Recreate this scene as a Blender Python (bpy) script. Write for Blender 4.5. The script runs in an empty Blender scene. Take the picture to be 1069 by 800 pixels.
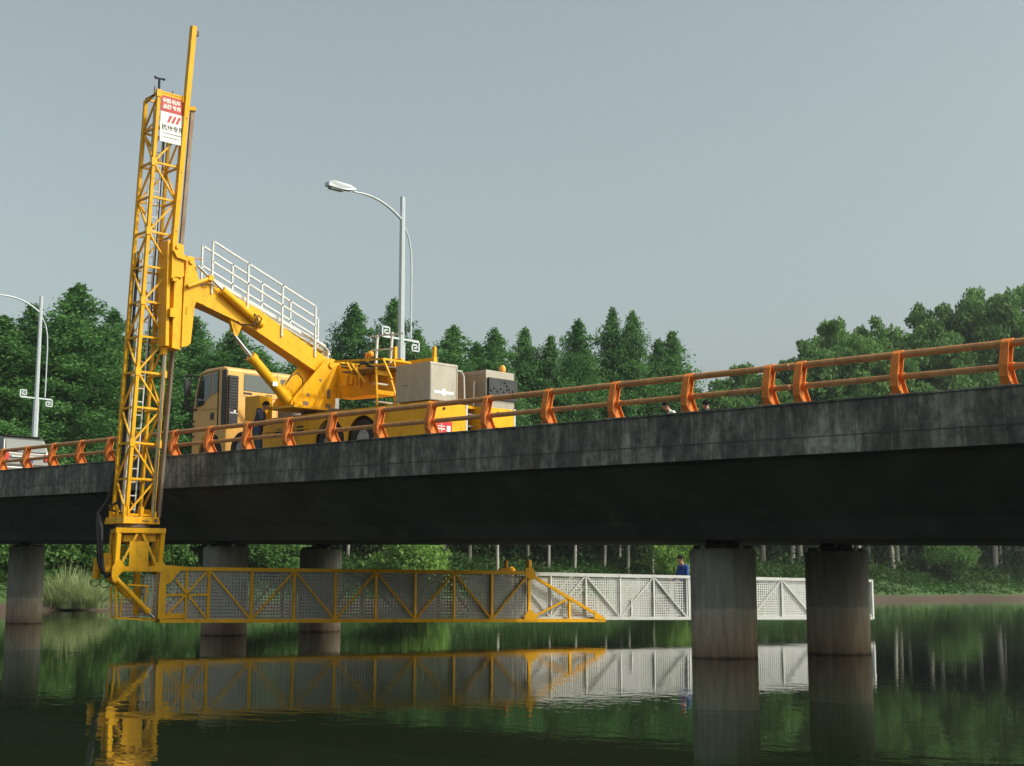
import bpy, bmesh, math, random
import numpy as np
from mathutils import Vector, Matrix
random.seed(7); rng = np.random.default_rng(7)
HAZE = .0003
R_ = math.radians
SC = bpy.context.scene
COL = SC.collection

# ------------------------------------------------------------------ camera
YAW = R_(44.399); PITCH = R_(8.318)
RT = Vector((math.sin(YAW), math.cos(YAW), 0))            # picture right, on the ground
FW = Vector((-math.cos(YAW), math.sin(YAW), 0))           # picture forward, on the ground
F3 = (FW*math.cos(PITCH) + Vector((0, 0, 1))*math.sin(PITCH)).normalized()
U3 = RT.cross(F3).normalized()
cam_d = bpy.data.cameras.new('camera'); cam = bpy.data.objects.new('camera', cam_d); COL.objects.link(cam)
cam_d.lens = 36*1450/1069; cam_d.sensor_width = 36; cam_d.clip_start = .1; cam_d.clip_end = 3000
M3 = Matrix((RT, U3, -F3)).transposed()
cam.matrix_world = Matrix.Translation((0, 0, 1.33)) @ M3.to_4x4()
SC.camera = cam

# ------------------------------------------------------------------ sky, sun, exposure
SUN_EL = R_(40)
SUN_DIR = Vector((math.cos(R_(27)), math.sin(R_(27)), 0))*math.cos(SUN_EL) + Vector((0, 0, math.sin(SUN_EL)))
w = bpy.data.worlds.new('World'); SC.world = w; w.use_nodes = True
nt = w.node_tree; bg = nt.nodes['Background']
sky = nt.nodes.new('ShaderNodeTexSky'); sky.sky_type = 'NISHITA'; sky.sun_disc = False
sky.sun_elevation = SUN_EL; sky.sun_rotation = math.atan2(SUN_DIR.x, SUN_DIR.y)
sky.air_density = 1.0; sky.dust_density = 5.0; sky.ozone_density = 1.5
hs = nt.nodes.new('ShaderNodeHueSaturation'); hs.inputs['Saturation'].default_value = .47
nt.links.new(sky.outputs[0], hs.inputs['Color']); tint = nt.nodes.new('ShaderNodeMix'); tint.data_type = 'RGBA'; tint.blend_type = 'MULTIPLY'; tint.inputs['Factor'].default_value = 1
tint.inputs['B'].default_value = (.945, 1.0, .90, 1); nt.links.new(hs.outputs[0], tint.inputs['A']); nt.links.new(tint.outputs['Result'], bg.inputs[0])
bg.inputs[1].default_value = .15
sd = bpy.data.lights.new('sun', 'SUN'); so = bpy.data.objects.new('sun', sd); COL.objects.link(so)
sd.energy = 2.15; sd.angle = R_(3); sd.color = (1, .93, .8)
so.rotation_euler = SUN_DIR.to_track_quat('Z', 'Y').to_euler()
SC.view_settings.view_transform = 'Standard'; SC.view_settings.look = 'None'
SC.view_settings.exposure = .26; SC.view_settings.gamma = 1
SC.render.engine = 'CYCLES'
SC.cycles.max_bounces = 6; SC.cycles.diffuse_bounces = 3; SC.cycles.glossy_bounces = 4

def ZT(x): return 3.904 - .0219*x                         # height of the bridge's edge above the water at x

# ------------------------------------------------------------------ materials
def mat(name, c, rough=.6, metal=0, var=.12, scale=3, streak=0, dirt=None, bump=0, spec=.5, fine=0):
    m = bpy.data.materials.new(name); m.use_nodes = True
    n = m.node_tree; b = n.nodes['Principled BSDF']; L = n.links.new
    b.inputs['Roughness'].default_value = rough; b.inputs['Metallic'].default_value = metal
    b.inputs['Specular IOR Level'].default_value = spec
    tc = n.nodes.new('ShaderNodeTexCoord'); src = tc.outputs['Object']
    if streak:
        mp = n.nodes.new('ShaderNodeMapping'); mp.inputs['Scale'].default_value = (1, 1, streak)
        L(src, mp.inputs[0]); src = mp.outputs[0]
    ns = n.nodes.new('ShaderNodeTexNoise'); ns.inputs['Scale'].default_value = scale; ns.inputs['Detail'].default_value = 6
    ns.inputs['Roughness'].default_value = .6
    L(src, ns.inputs['Vector'])
    cr = n.nodes.new('ShaderNodeValToRGB'); cr.color_ramp.elements[0].position = .32; cr.color_ramp.elements[1].position = .68
    cr.color_ramp.elements[0].color = tuple(max(0, v*(1-var)) for v in c)+(1,)
    cr.color_ramp.elements[1].color = tuple(min(1, v*(1+var)) for v in c)+(1,)
    L(ns.outputs['Fac'], cr.inputs[0]); out = cr.outputs[0]
    if dirt:
        dc, amt, ds = dirt
        n2 = n.nodes.new('ShaderNodeTexNoise'); n2.inputs['Scale'].default_value = ds; n2.inputs['Detail'].default_value = 8
        n2.inputs['Roughness'].default_value = .7
        L(src, n2.inputs['Vector'])
        r2 = n.nodes.new('ShaderNodeValToRGB'); r2.color_ramp.elements[0].position = .5; r2.color_ramp.elements[1].position = .72
        r2.color_ramp.elements[0].color = (0, 0, 0, 1); r2.color_ramp.elements[1].color = (amt, amt, amt, 1)
        L(n2.outputs['Fac'], r2.inputs[0])
        mx = n.nodes.new('ShaderNodeMix'); mx.data_type = 'RGBA'
        L(r2.outputs[0], mx.inputs['Factor']); L(out, mx.inputs['A']); mx.inputs['B'].default_value = tuple(dc)+(1,)
        out = mx.outputs['Result']
    L(out, b.inputs['Base Color'])
    if bump:
        bp = n.nodes.new('ShaderNodeBump'); bp.inputs['Strength'].default_value = bump; bp.inputs['Distance'].default_value = .02
        n3 = n.nodes.new('ShaderNodeTexNoise'); n3.inputs['Scale'].default_value = fine or scale*6; n3.inputs['Detail'].default_value = 5
        L(tc.outputs['Object'], n3.inputs['Vector']); L(n3.outputs['Fac'], bp.inputs['Height']); L(bp.outputs[0], b.inputs['Normal'])
    return m

M = {}
M['yellow'] = mat('yellow_paint', (.84, .42, .002), .45, spec=.3, var=.09, scale=1.5, dirt=((.33, .15, .02), .7, 6), streak=.5)
M['cab'] = mat('cab_paint', (.78, .43, .11), .32, var=.04, scale=1.2, dirt=((.4, .25, .1), .3, 3))
M['box_steel'] = mat('stainless_steel', (.40, .36, .31), .40, .75, var=.12, scale=1.2, streak=.25, dirt=((.25, .22, .18), .5, 4))
M['white'] = mat('white_paint', (.61, .62, .61), .45, var=.06, scale=3, dirt=((.4, .36, .3), .4, 7))
M['mesh'] = mat('galvanised_mesh', (.36, .36, .34), .5, .2, var=.12, scale=2)
M['chrome'] = mat('chrome_rod', (.65, .67, .7), .15, 1, var=.03)
M['rust'] = mat('rack_steel', (.22, .17, .13), .6, .4, var=.4, scale=5, streak=.3, dirt=((.25, .11, .04), .8, 6))
M['black'] = mat('black_rubber', (.018, .018, .02), .65, var=.3, scale=5)
M['dark'] = mat('dark_frame_metal', (.04, .04, .045), .5, .3, var=.3, scale=4)
M['grey'] = mat('grey_metal', (.28, .28, .28), .5, .5, var=.2, scale=4)
M['rim'] = mat('wheel_rim', (.35, .34, .33), .5, .5, var=.2, scale=6)
M['glass'] = mat('dark_glass', (.035, .05, .05), .06, 0, var=.15, spec=1)
M['amber'] = mat('amber_plastic', (.85, .33, .02), .25, var=.05)
M['red'] = mat('red_plastic', (.6, .02, .03), .3, var=.1)
M['signred'] = mat('sign_red', (.45, .02, .025), .5, var=.05)
M['signwhite'] = mat('sign_white', (.8, .8, .76), .5, var=.03)
M['ink'] = mat('sign_ink', (.03, .03, .03), .5, var=.02)
M['orange'] = mat('orange_rail_post', (.74, .22, .045), .6, spec=.2, var=.14, scale=4, dirt=((.28, .09, .03), .6, 9), bump=.1)
M['tube'] = mat('weathered_rail_tube', (.50, .235, .085), .55, var=.18, scale=5, dirt=((.16, .08, .04), .7, 11))
M['lamp'] = mat('lamp_paint', (.50, .55, .58), .4, .2, var=.04)
M['silver'] = mat('silver_car_paint', (.17, .165, .16), .3, .6, var=.03)
M['asphalt'] = mat('asphalt', (.05, .05, .05), .9, var=.2, scale=8, bump=.3)
M['skin'] = mat('skin', (.48, .25, .16), .55, var=.05)
M['hair'] = mat('black_hair', (.010, .008, .008), .8, spec=.1, var=.3, scale=20)
M['navy'] = mat('navy_cloth', (.018, .020, .045), .85, var=.2, scale=9)
M['jeans'] = mat('blue_denim', (.035, .05, .09), .9, var=.2, scale=9)
M['blue'] = mat('blue_cloth', (.025, .07, .30), .85, var=.15, scale=9)
M['shirt'] = mat('white_cloth', (.75, .74, .74), .85, var=.05, scale=9)
M['darkcloth'] = mat('dark_cloth', (.03, .03, .032), .9, var=.2, scale=9)
M['conbark'] = mat('conifer_bark', (.24, .215, .18), .9, var=.3, scale=1.5, streak=.25, bump=.5)
M['bark'] = mat('bark', (.16, .125, .09), .9, var=.3, scale=2, streak=.2, bump=.6)
M['palebark'] = mat('pale_bark', (.36, .34, .29), .9, var=.25, scale=1.2, streak=.3, bump=.5)

def concrete_fascia():
    m = bpy.data.materials.new('stained_concrete'); m.use_nodes = True; n = m.node_tree; L = n.links.new
    b = n.nodes['Principled BSDF']; b.inputs['Roughness'].default_value = .9
    tc = n.nodes.new('ShaderNodeTexCoord')
    def noise(scale, sx, sz, det=6):
        mp = n.nodes.new('ShaderNodeMapping'); mp.inputs['Scale'].default_value = (sx, sx, sz); L(tc.outputs['Object'], mp.inputs[0])
        t = n.nodes.new('ShaderNodeTexNoise'); t.inputs['Scale'].default_value = scale; t.inputs['Detail'].default_value = det
        t.inputs['Roughness'].default_value = .65; L(mp.outputs[0], t.inputs['Vector']); return t.outputs['Fac']
    a = noise(4.5, 1, .16); c = noise(.8, 1, 1, 8); d = noise(14, 1, .08)
    r1 = n.nodes.new('ShaderNodeValToRGB'); e = r1.color_ramp.elements
    e[0].position = .38; e[0].color = (.024, .030, .026, 1); e[1].position = .70; e[1].color = (.24, .235, .21, 1)
    x = e.new(.52); x.color = (.072, .073, .066, 1)
    ad = n.nodes.new('ShaderNodeMath'); ad.operation = 'MULTIPLY_ADD'; L(c, ad.inputs[0]); ad.inputs[1].default_value = .5
    mu = n.nodes.new('ShaderNodeMath'); mu.operation = 'MULTIPLY'; L(a, mu.inputs[0]); mu.inputs[1].default_value = .55
    L(mu.outputs[0], ad.inputs[2])
    L(ad.outputs[0], r1.inputs[0])
    r2 = n.nodes.new('ShaderNodeValToRGB'); r2.color_ramp.elements[0].position = .60; r2.color_ramp.elements[1].position = .75
    r2.color_ramp.elements[0].color = (0, 0, 0, 1); r2.color_ramp.elements[1].color = (.5, .5, .5, 1); L(d, r2.inputs[0])
    mx = n.nodes.new('ShaderNodeMix'); mx.data_type = 'RGBA'; L(r2.outputs[0], mx.inputs['Factor']); L(r1.outputs[0], mx.inputs['A'])
    mx.inputs['B'].default_value = (.25, .235, .20, 1)
    g_ = noise(7, 1, .8, 9); rg_ = n.nodes.new('ShaderNodeMapRange'); rg_.inputs['From Min'].default_value = .32; rg_.inputs['From Max'].default_value = .68
    rg_.inputs['To Min'].default_value = .85; rg_.inputs['To Max'].default_value = 2.3; L(g_, rg_.inputs['Value'])
    sc_ = n.nodes.new('ShaderNodeVectorMath'); sc_.operation = 'SCALE'; L(mx.outputs['Result'], sc_.inputs[0]); L(rg_.outputs[0], sc_.inputs['Scale'])
    h_ = noise(1.1, 1, .5, 4); r3 = n.nodes.new('ShaderNodeMapRange'); r3.inputs['From Min'].default_value = .5; r3.inputs['From Max'].default_value = .75; r3.inputs['To Max'].default_value = .6; L(h_, r3.inputs['Value'])
    m2 = n.nodes.new('ShaderNodeMix'); m2.data_type = 'RGBA'; L(r3.outputs[0], m2.inputs['Factor']); L(sc_.outputs[0], m2.inputs['A']); m2.inputs['B'].default_value = (.058, .05, .034, 1)
    L(m2.outputs['Result'], b.inputs['Base Color'])
    bp = n.nodes.new('ShaderNodeBump'); bp.inputs['Strength'].default_value = .4; bp.inputs['Distance'].default_value = .03
    L(noise(18, 1, 1), bp.inputs['Height']); L(bp.outputs[0], b.inputs['Normal'])
    return m
M['fascia'] = concrete_fascia()
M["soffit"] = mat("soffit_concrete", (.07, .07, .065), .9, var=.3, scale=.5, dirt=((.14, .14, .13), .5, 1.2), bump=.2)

def pier_mat():                                            # concrete, browner where floods reach, dark algae ring at the waterline
    m = bpy.data.materials.new('pier_concrete'); m.use_nodes = True; n = m.node_tree; L = n.links.new
    b = n.nodes['Principled BSDF']; b.inputs['Roughness'].default_value = .9
    ge = n.nodes.new('ShaderNodeNewGeometry'); sp = n.nodes.new('ShaderNodeSeparateXYZ'); L(ge.outputs['Position'], sp.inputs[0])
    ns = n.nodes.new('ShaderNodeTexNoise'); ns.inputs['Scale'].default_value = 1.5; ns.inputs['Detail'].default_value = 6
    mp = n.nodes.new('ShaderNodeMapping'); mp.inputs['Scale'].default_value = (3, 3, .5); L(ge.outputs['Position'], mp.inputs[0]); L(mp.outputs[0], ns.inputs['Vector'])
    ad = n.nodes.new('ShaderNodeMath'); ad.operation = 'MULTIPLY_ADD'; L(ns.outputs['Fac'], ad.inputs[0]); ad.inputs[1].default_value = .10; L(sp.outputs['Z'], ad.inputs[2])
    cr = n.nodes.new('ShaderNodeValToRGB'); e = cr.color_ramp.elements
    mr = n.nodes.new('ShaderNodeMapRange'); mr.inputs['From Max'].default_value = 3.0; L(ad.outputs[0], mr.inputs['Value']); L(mr.outputs[0], cr.inputs[0])
    e[0].position = .0; e[0].color = (.05, .04, .03, 1); e[1].position = 1; e[1].color = (.28, .27, .23, 1)
    for p, c in ((.018, (.06, .045, .033)), (.035, (.22, .15, .10)), (.14, (.34, .26, .18)), (.26, (.38, .31, .23)), (.315, (.38, .34, .27)), (.33, (.26, .245, .205)), (.6, (.24, .23, .195))):
        x = e.new(p); x.color = c+(1,)
    n2 = n.nodes.new('ShaderNodeTexNoise'); n2.inputs['Scale'].default_value = 3; n2.inputs['Detail'].default_value = 7; L(mp.outputs[0], n2.inputs['Vector'])
    r2 = n.nodes.new('ShaderNodeMapRange'); r2.inputs['From Min'].default_value = .3; r2.inputs['From Max'].default_value = .7; r2.inputs['To Min'].default_value = .9; r2.inputs['To Max'].default_value = 1.4
    L(n2.outputs['Fac'], r2.inputs['Value'])
    mx = n.nodes.new('ShaderNodeVectorMath'); mx.operation = 'SCALE'; L(cr.outputs[0], mx.inputs[0]); L(r2.outputs[0], mx.inputs['Scale'])
    L(mx.outputs[0], b.inputs['Base Color'])
    bp = n.nodes.new('ShaderNodeBump'); bp.inputs['Strength'].default_value = .3; bp.inputs['Distance'].default_value = .02
    L(n2.outputs['Fac'], bp.inputs['Height']); L(bp.outputs[0], b.inputs['Normal'])
    return m
M['pier'] = pier_mat()

def leaf_mat(name, dark, light, sc=.35, trans=.38):
    m = bpy.data.materials.new(name); m.use_nodes = True; n = m.node_tree; L = n.links.new
    b = n.nodes['Principled BSDF']; b.inputs['Roughness'].default_value = .6; b.inputs['Specular IOR Level'].default_value = .25
    ge = n.nodes.new('ShaderNodeNewGeometry'); oi = n.nodes.new('ShaderNodeObjectInfo')
    ns = n.nodes.new('ShaderNodeTexNoise'); ns.inputs['Scale'].default_value = sc; ns.inputs['Detail'].default_value = 3; L(ge.outputs['Position'], ns.inputs['Vector'])
    ad = n.nodes.new('ShaderNodeMath'); ad.operation = 'MULTIPLY_ADD'; L(ge.outputs['Random Per Island'], ad.inputs[0]); ad.inputs[1].default_value = .45; L(ns.outputs['Fac'], ad.inputs[2])
    a2 = n.nodes.new('ShaderNodeMath'); a2.operation = 'MULTIPLY_ADD'; L(oi.outputs['Random'], a2.inputs[0]); a2.inputs[1].default_value = .3; L(ad.outputs[0], a2.inputs[2])
    cr = n.nodes.new('ShaderNodeValToRGB'); cr.color_ramp.elements[0].position = .45; cr.color_ramp.elements[1].position = 1.15 if False else 1
    cr.color_ramp.elements[0].color = dark+(1,); cr.color_ramp.elements[1].color = light+(1,)
    L(a2.outputs[0], cr.inputs[0]); L(cr.outputs[0], b.inputs['Base Color'])
    tr = n.nodes.new('ShaderNodeBsdfTranslucent'); L(cr.outputs[0], tr.inputs['Color'])
    ms = n.nodes.new('ShaderNodeMixShader'); ms.inputs[0].default_value = trans
    L(b.outputs[0], ms.inputs[1]); L(tr.outputs[0], ms.inputs[2]); L(ms.outputs[0], n.nodes['Material Output'].inputs['Surface'])
    return m
M['conifer'] = leaf_mat('conifer_foliage', (.028, .088, .028), (.115, .27, .07))
M['broad'] = leaf_mat('broadleaf_foliage', (.036, .10, .028), (.14, .275, .07))
M['bush'] = leaf_mat('bright_bush_foliage', (.08, .17, .035), (.24, .40, .09), 1.2)
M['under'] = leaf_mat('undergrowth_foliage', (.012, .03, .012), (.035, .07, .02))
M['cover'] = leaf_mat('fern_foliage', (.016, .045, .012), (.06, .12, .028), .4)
M['grass'] = leaf_mat('bank_grass', (.022, .06, .014), (.06, .145, .03), .25)
M['reed'] = leaf_mat('reed_foliage', (.20, .27, .12), (.42, .48, .24), 2)

# ------------------------------------------------------------------ mesh helpers
class MB:
    def __init__(s): s.v = []; s.f = []; s.cut = []
    def add(s, vs, fs):
        o = len(s.v); s.cut.append((o, len(s.f))); s.v += [tuple(p) for p in vs]; s.f += [tuple(i+o for i in f) for f in fs]; return s
    def hexa(s, p): return s.add(p, [(0, 3, 2, 1), (4, 5, 6, 7), (0, 1, 5, 4), (1, 2, 6, 5), (2, 3, 7, 6), (3, 0, 4, 7)])
    def box(s, x0, x1, y0, y1, z0, z1):
        return s.hexa([(x0, y0, z0), (x1, y0, z0), (x1, y1, z0), (x0, y1, z0), (x0, y0, z1), (x1, y0, z1), (x1, y1, z1), (x0, y1, z1)])
    def bar(s, p, q, w, h=None, up=(0, 0, 1)):
        h = h or w; p = Vector(p); q = Vector(q); d = (q-p).normalized(); u = Vector(up)
        if abs(d.dot(u)) > .95: u = Vector((1, 0, 0))
        a = d.cross(u).normalized()*w/2; b = a.cross(d).normalized()*h/2
        return s.hexa([p-a-b, p+a-b, q+a-b, q-a-b, p-a+b, p+a+b, q+a+b, q-a+b])
    def tube(s, pts, r, n=10, cap=True):
        pts = [Vector(p) for p in pts]; rs = r if isinstance(r, (list, tuple)) else [r]*len(pts)
        vs = []; prev = None
        for i, p in enumerate(pts):
            d = ((pts[min(i+1, len(pts)-1)]-pts[max(i-1, 0)])).normalized()
            if prev is None:
                u = Vector((0, 0, 1)) if abs(d.z) < .9 else Vector((1, 0, 0)); a = d.cross(u).normalized()
            else: a = (prev-d*prev.dot(d)).normalized()
            prev = a; b = d.cross(a)
            for k in range(n):
                t = 2*math.pi*k/n; vs.append(p+(a*math.cos(t)+b*math.sin(t))*rs[i])
        fs = [(i*n+k, i*n+(k+1) % n, (i+1)*n+(k+1) % n, (i+1)*n+k) for i in range(len(pts)-1) for k in range(n)]
        if cap: fs += [tuple(range(n-1, -1, -1)), tuple((len(pts)-1)*n+k for k in range(n))]
        return s.add(vs, fs)
    def prism(s, poly, ext):                               # planar polygon of 3-D points pushed along ext
        e = Vector(ext); n = len(poly); P = [Vector(p) for p in poly]
        return s.add(P+[p+e for p in P], [tuple(range(n-1, -1, -1)), tuple(range(n, 2*n))]+[(i, (i+1) % n, n+(i+1) % n, n+i) for i in range(n)])
    def sphere(s, c, r, nu=12, nv=8):
        rx, ry, rz = r if isinstance(r, (tuple, list)) else (r, r, r)
        vs = [(c[0], c[1], c[2]-rz)]
        for j in range(1, nv):
            t = math.pi*j/nv
            for k in range(nu):
                a = 2*math.pi*k/nu; vs.append((c[0]+rx*math.sin(t)*math.cos(a), c[1]+ry*math.sin(t)*math.sin(a), c[2]-rz*math.cos(t)))
        vs.append((c[0], c[1], c[2]+rz)); e = len(vs)-1
        fs = [(0, 1+(k+1) % nu, 1+k) for k in range(nu)]
        fs += [(1+j*nu+k, 1+j*nu+(k+1) % nu, 1+(j+1)*nu+(k+1) % nu, 1+(j+1)*nu+k) for j in range(nv-2) for k in range(nu)]
        fs += [(e, 1+(nv-2)*nu+k, 1+(nv-2)*nu+(k+1) % nu) for k in range(nu)]
        return s.add(vs, fs)
    def each(s, name, m, parent=None, **kw):               # one object for every piece added
        out = []
        for i, (v0, f0) in enumerate(s.cut):
            v1, f1 = s.cut[i+1] if i+1 < len(s.cut) else (len(s.v), len(s.f))
            q = MB(); q.v = s.v[v0:v1]; q.f = [tuple(k-v0 for k in f) for f in s.f[f0:f1]]; out.append(q.build(name, m, parent, **kw))
        return out
    def build(s, name, m, parent=None, shear=False, smooth=False, bevel=0, label=None):
        off = root_of(parent).location if parent else Vector((0, 0, 0))
        vs = [(x-off.x, y-off.y, z+(ZT(x) if shear else 0)-off.z) for x, y, z in s.v]
        me = bpy.data.meshes.new(name); me.from_pydata(vs, [], s.f)
        bm = bmesh.new(); bm.from_mesh(me); bmesh.ops.recalc_face_normals(bm, faces=bm.faces); bm.to_mesh(me); bm.free()
        me.materials.append(m)
        o = bpy.data.objects.new(name, me); COL.objects.link(o)
        if parent: o.parent = parent
        if smooth:
            me.shade_smooth()
            me.set_sharp_from_angle(angle=R_(40))
        if bevel:
            b = o.modifiers.new('bevel', 'BEVEL'); b.width = bevel; b.segments = 2; b.limit_method = 'ANGLE'
        if label: o['label'] = label
        return o
def root_of(o):
    while o.parent: o = o.parent
    return o
def tag(o, label=None, cat=None, group=None, kind=None):
    if label: o['label'] = label
    if cat: o['category'] = cat
    if group: o['group'] = group
    if kind: o['kind'] = kind
    return o
def empty(name, loc, label, cat, group=None):
    o = bpy.data.objects.new(name, None); COL.objects.link(o); o.location = loc; o.empty_display_size = .3
    return tag(o, label, cat, group)
def copy_tree(o, parent=None):
    c = o.copy(); COL.objects.link(c)
    if parent: c.parent = parent
    for ch in list(o.children): copy_tree(ch, c)
    return c
def raw_mesh(name, V, F, m):
    me = bpy.data.meshes.new(name); me.from_pydata(V.tolist() if hasattr(V, 'tolist') else V, [], F.tolist() if hasattr(F, 'tolist') else F)
    me.materials.append(m); return me
def leaves(C, size, flat=.0, sizevar=.5, up=None):
    """small bent leaf sprays (two triangles) at centres C"""
    n = len(C); s = size*(1-sizevar/2+sizevar*rng.random(n))[:, None]
    a = rng.normal(size=(n, 3)); a /= np.linalg.norm(a, axis=1)[:, None]
    if up is not None: a = a*(1-up)+np.array([0, 0, up]); a /= np.linalg.norm(a, axis=1)[:, None]
    b = rng.normal(size=(n, 3)); b[:, 2] *= (1-flat); b -= a*(a*b).sum(1)[:, None]; b /= np.linalg.norm(b, axis=1)[:, None]
    c = np.cross(a, b)
    V = np.stack([C-b*s, C+c*s*.45, C+b*s, C-c*s*.45+a*s*.25], 1).reshape(-1, 3)
    F = np.arange(n*4).reshape(-1, 4)
    return V, F

# ------------------------------------------------------------------ water and ground
def G(r, f, z=0): p = RT*r+FW*f; return (p.x, p.y, z)      # ground coordinates: metres right and metres ahead of the viewpoint
def shoreF(r): return 99+.884*max(-95, min(r, 60)) + 1.2*math.sin(r*.21)+.7*math.sin(r*.57+1)
wat = MB().add([(-700, -500, 0), (500, -500, 0), (500, 700, 0), (-700, 700, 0)], [(0, 1, 2, 3)])
wm = bpy.data.materials.new('river_water'); wm.use_nodes = True
n = wm.node_tree; b = n.nodes['Principled BSDF']; L = n.links.new
b.inputs['Base Color'].default_value = (.013, .021, .009, 1); b.inputs['Roughness'].default_value = .015; b.inputs['IOR'].default_value = 1.33
tc = n.nodes.new('ShaderNodeTexCoord')
def wnoise(scale, rot, sy, det):
    mp = n.nodes.new('ShaderNodeMapping'); mp.inputs['Rotation'].default_value = (0, 0, rot); mp.inputs['Scale'].default_value = (1, sy, 1)
    t = n.nodes.new('ShaderNodeTexNoise'); t.inputs['Scale'].default_value = scale; t.inputs['Detail'].default_value = det
    L(tc.outputs['Object'], mp.inputs[0]); L(mp.outputs[0], t.inputs['Vector']); return t.outputs['Fac']
b1 = n.nodes.new('ShaderNodeBump'); b1.inputs['Strength'].default_value = 1; b1.inputs['Distance'].default_value = .0022
L(wnoise(2.2, YAW, 1.6, 3), b1.inputs['Height'])
b2 = n.nodes.new('ShaderNodeBump'); b2.inputs['Strength'].default_value = 1; b2.inputs['Distance'].default_value = .004
L(wnoise(.35, YAW+.4, 1.5, 2), b2.inputs['Height']); L(b1.outputs[0], b2.inputs['Normal'])
L(b2.outputs[0], b.inputs['Normal'])
tag(wat.build('water', wm), 'dark green still river water mirroring truss and trees', 'water', kind='structure')

gm = mat('bank_soil_and_grass', (.05, .10, .025), .95, var=.3, scale=.5)
n = gm.node_tree; L = n.links.new; b = n.nodes['Principled BSDF']
ge = n.nodes.new('ShaderNodeNewGeometry'); sp = n.nodes.new('ShaderNodeSeparateXYZ'); L(ge.outputs['Position'], sp.inputs[0])
ns = n.nodes.new('ShaderNodeTexNoise'); ns.inputs['Scale'].default_value = .6; ns.inputs['Detail'].default_value = 6; L(ge.outputs['Position'], ns.inputs['Vector'])
ad = n.nodes.new('ShaderNodeMath'); ad.operation = 'MULTIPLY_ADD'; L(ns.outputs['Fac'], ad.inputs[0]); ad.inputs[1].default_value = -.5; L(sp.outputs['Z'], ad.inputs[2])
mr = n.nodes.new('ShaderNodeMapRange'); mr.inputs['From Min'].default_value = .05; mr.inputs['From Max'].default_value = .3; L(ad.outputs[0], mr.inputs['Value'])
mx = n.nodes.new('ShaderNodeMix'); mx.data_type = 'RGBA'; L(mr.outputs[0], mx.inputs['Factor'])
mx.inputs['A'].default_value = (.07, .047, .036, 1)
old = b.inputs['Base Color'].links[0].from_socket; L(old, mx.inputs['B']); L(mx.outputs['Result'], b.inputs['Base Color'])
def bank_z(t):                                             # height against distance behind the waterline
    pts = ((-60, -2.5), (-6, -1.5), (0, 0), (.6, .45), (3, 1.25), (8, 2.7), (14, 3.5), (30, 4.2), (80, 5), (900, 8))
    for (a, za), (c, zc) in zip(pts, pts[1:]):
        if t <= c: return za+(zc-za)*(t-a)/(c-a)
    return 8
gv = []; rs = np.concatenate([np.linspace(-500, -110, 14), np.arange(-105, 100, 1.5), np.linspace(110, 500, 14)])
ts = [-60, -6, -2, -.6, 0, .3, .6, 1.2, 2, 3, 4, 5.5, 7, 8.5, 10, 12, 14, 18, 24, 32, 45, 80, 200, 700]
for t in ts:
    for r in rs:
        z = bank_z(t)+(0 if t < .2 else .18*math.sin(r*.8+t)*math.sin(r*.33+t*.5)*min(1, t/2))
        gv.append(G(r, shoreF(r)+t, z))
nr = len(rs)
g = MB().add(gv, [(i*nr+j, i*nr+j+1, (i+1)*nr+j+1, (i+1)*nr+j) for i in range(len(ts)-1) for j in range(nr-1)])
tag(g.build('ground', gm, smooth=True), 'far river bank of bare soil and grass rising to the wood', 'ground', kind='structure')
# near bank under the viewpoint
nb = []; rs2 = np.linspace(-60, 60, 60); t2 = [(3.2, -.8), (2.6, -.1), (2, .06), (.5, .12), (-4, .5), (-60, 1.2)]
for f, z in t2:
    for r in rs2: nb.append(G(r, f+.25*math.sin(r*1.3)-abs(r)*.05, z))
tag(MB().add(nb, [(i*60+j, i*60+j+1, (i+1)*60+j+1, (i+1)*60+j) for i in range(5) for j in range(59)]).build('ground', gm, smooth=True),
    'near river bank at the foot of the viewpoint', 'ground', kind='structure')

# grass on the far bank
nG = 60000; r = rng.uniform(-75, 75, nG); t = .5+.9*rng.random(nG)+13*rng.random(nG)**.8
Cg = np.array([G(a, shoreF(a)+b_, bank_z(b_)+.06) for a, b_ in zip(r, t)])
V, F = leaves(Cg, .22, up=.35)
go = bpy.data.objects.new('grass', raw_mesh('grass', V, F, M['grass'])); COL.objects.link(go)
tag(go, 'rough green grass and ground cover on the far bank slope', 'grass', kind='stuff')

# ------------------------------------------------------------------ bridge
BX0, BX1 = -112, 12
br = empty('road_bridge', (-16.3, 21.6, 0), 'long dark concrete road bridge on round columns crossing the river', 'bridge')
sec = [(18.5, 0), (18.5, -.80), (18.75, -.84), (20.0, -1.75), (20.35, -2.07), (26.15, -2.07), (26.5, -1.75), (27.75, -.84), (28, -.8), (28, 0), (27.6, 0), (27.6, -.06), (18.95, -.06), (18.95, 0)]
d = MB(); N = 63
for i in range(N):
    x = BX0+(BX1-BX0)*i/(N-1)
    d.v += [(x, y, z) for y, z in sec]
k = len(sec)
d.f = [(i*k+j, i*k+(j+1) % k, (i+1)*k+(j+1) % k, (i+1)*k+j) for i in range(N-1) for j in range(k)]+[tuple(range(k)), tuple((N-1)*k+j for j in range(k-1, -1, -1))]
deck = d.build('deck', M['fascia'], br, shear=True)
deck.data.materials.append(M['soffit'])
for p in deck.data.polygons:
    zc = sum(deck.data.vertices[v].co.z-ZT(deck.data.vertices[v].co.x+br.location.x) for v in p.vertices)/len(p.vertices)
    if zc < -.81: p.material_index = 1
lip = MB()
lip.box(BX0, BX1, 18.47, 18.9, 0.003, .03)
lip.build('edge_coping', M['fascia'], br, shear=True)
m_ = MB()
for k in range(48): m_.box(BX0+2.5*k+.6, BX0+2.5*k+.606, 18.494, 18.52, -.79, -.01)
m_.each('formwork_joint', M['soffit'], br, shear=True)
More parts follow.
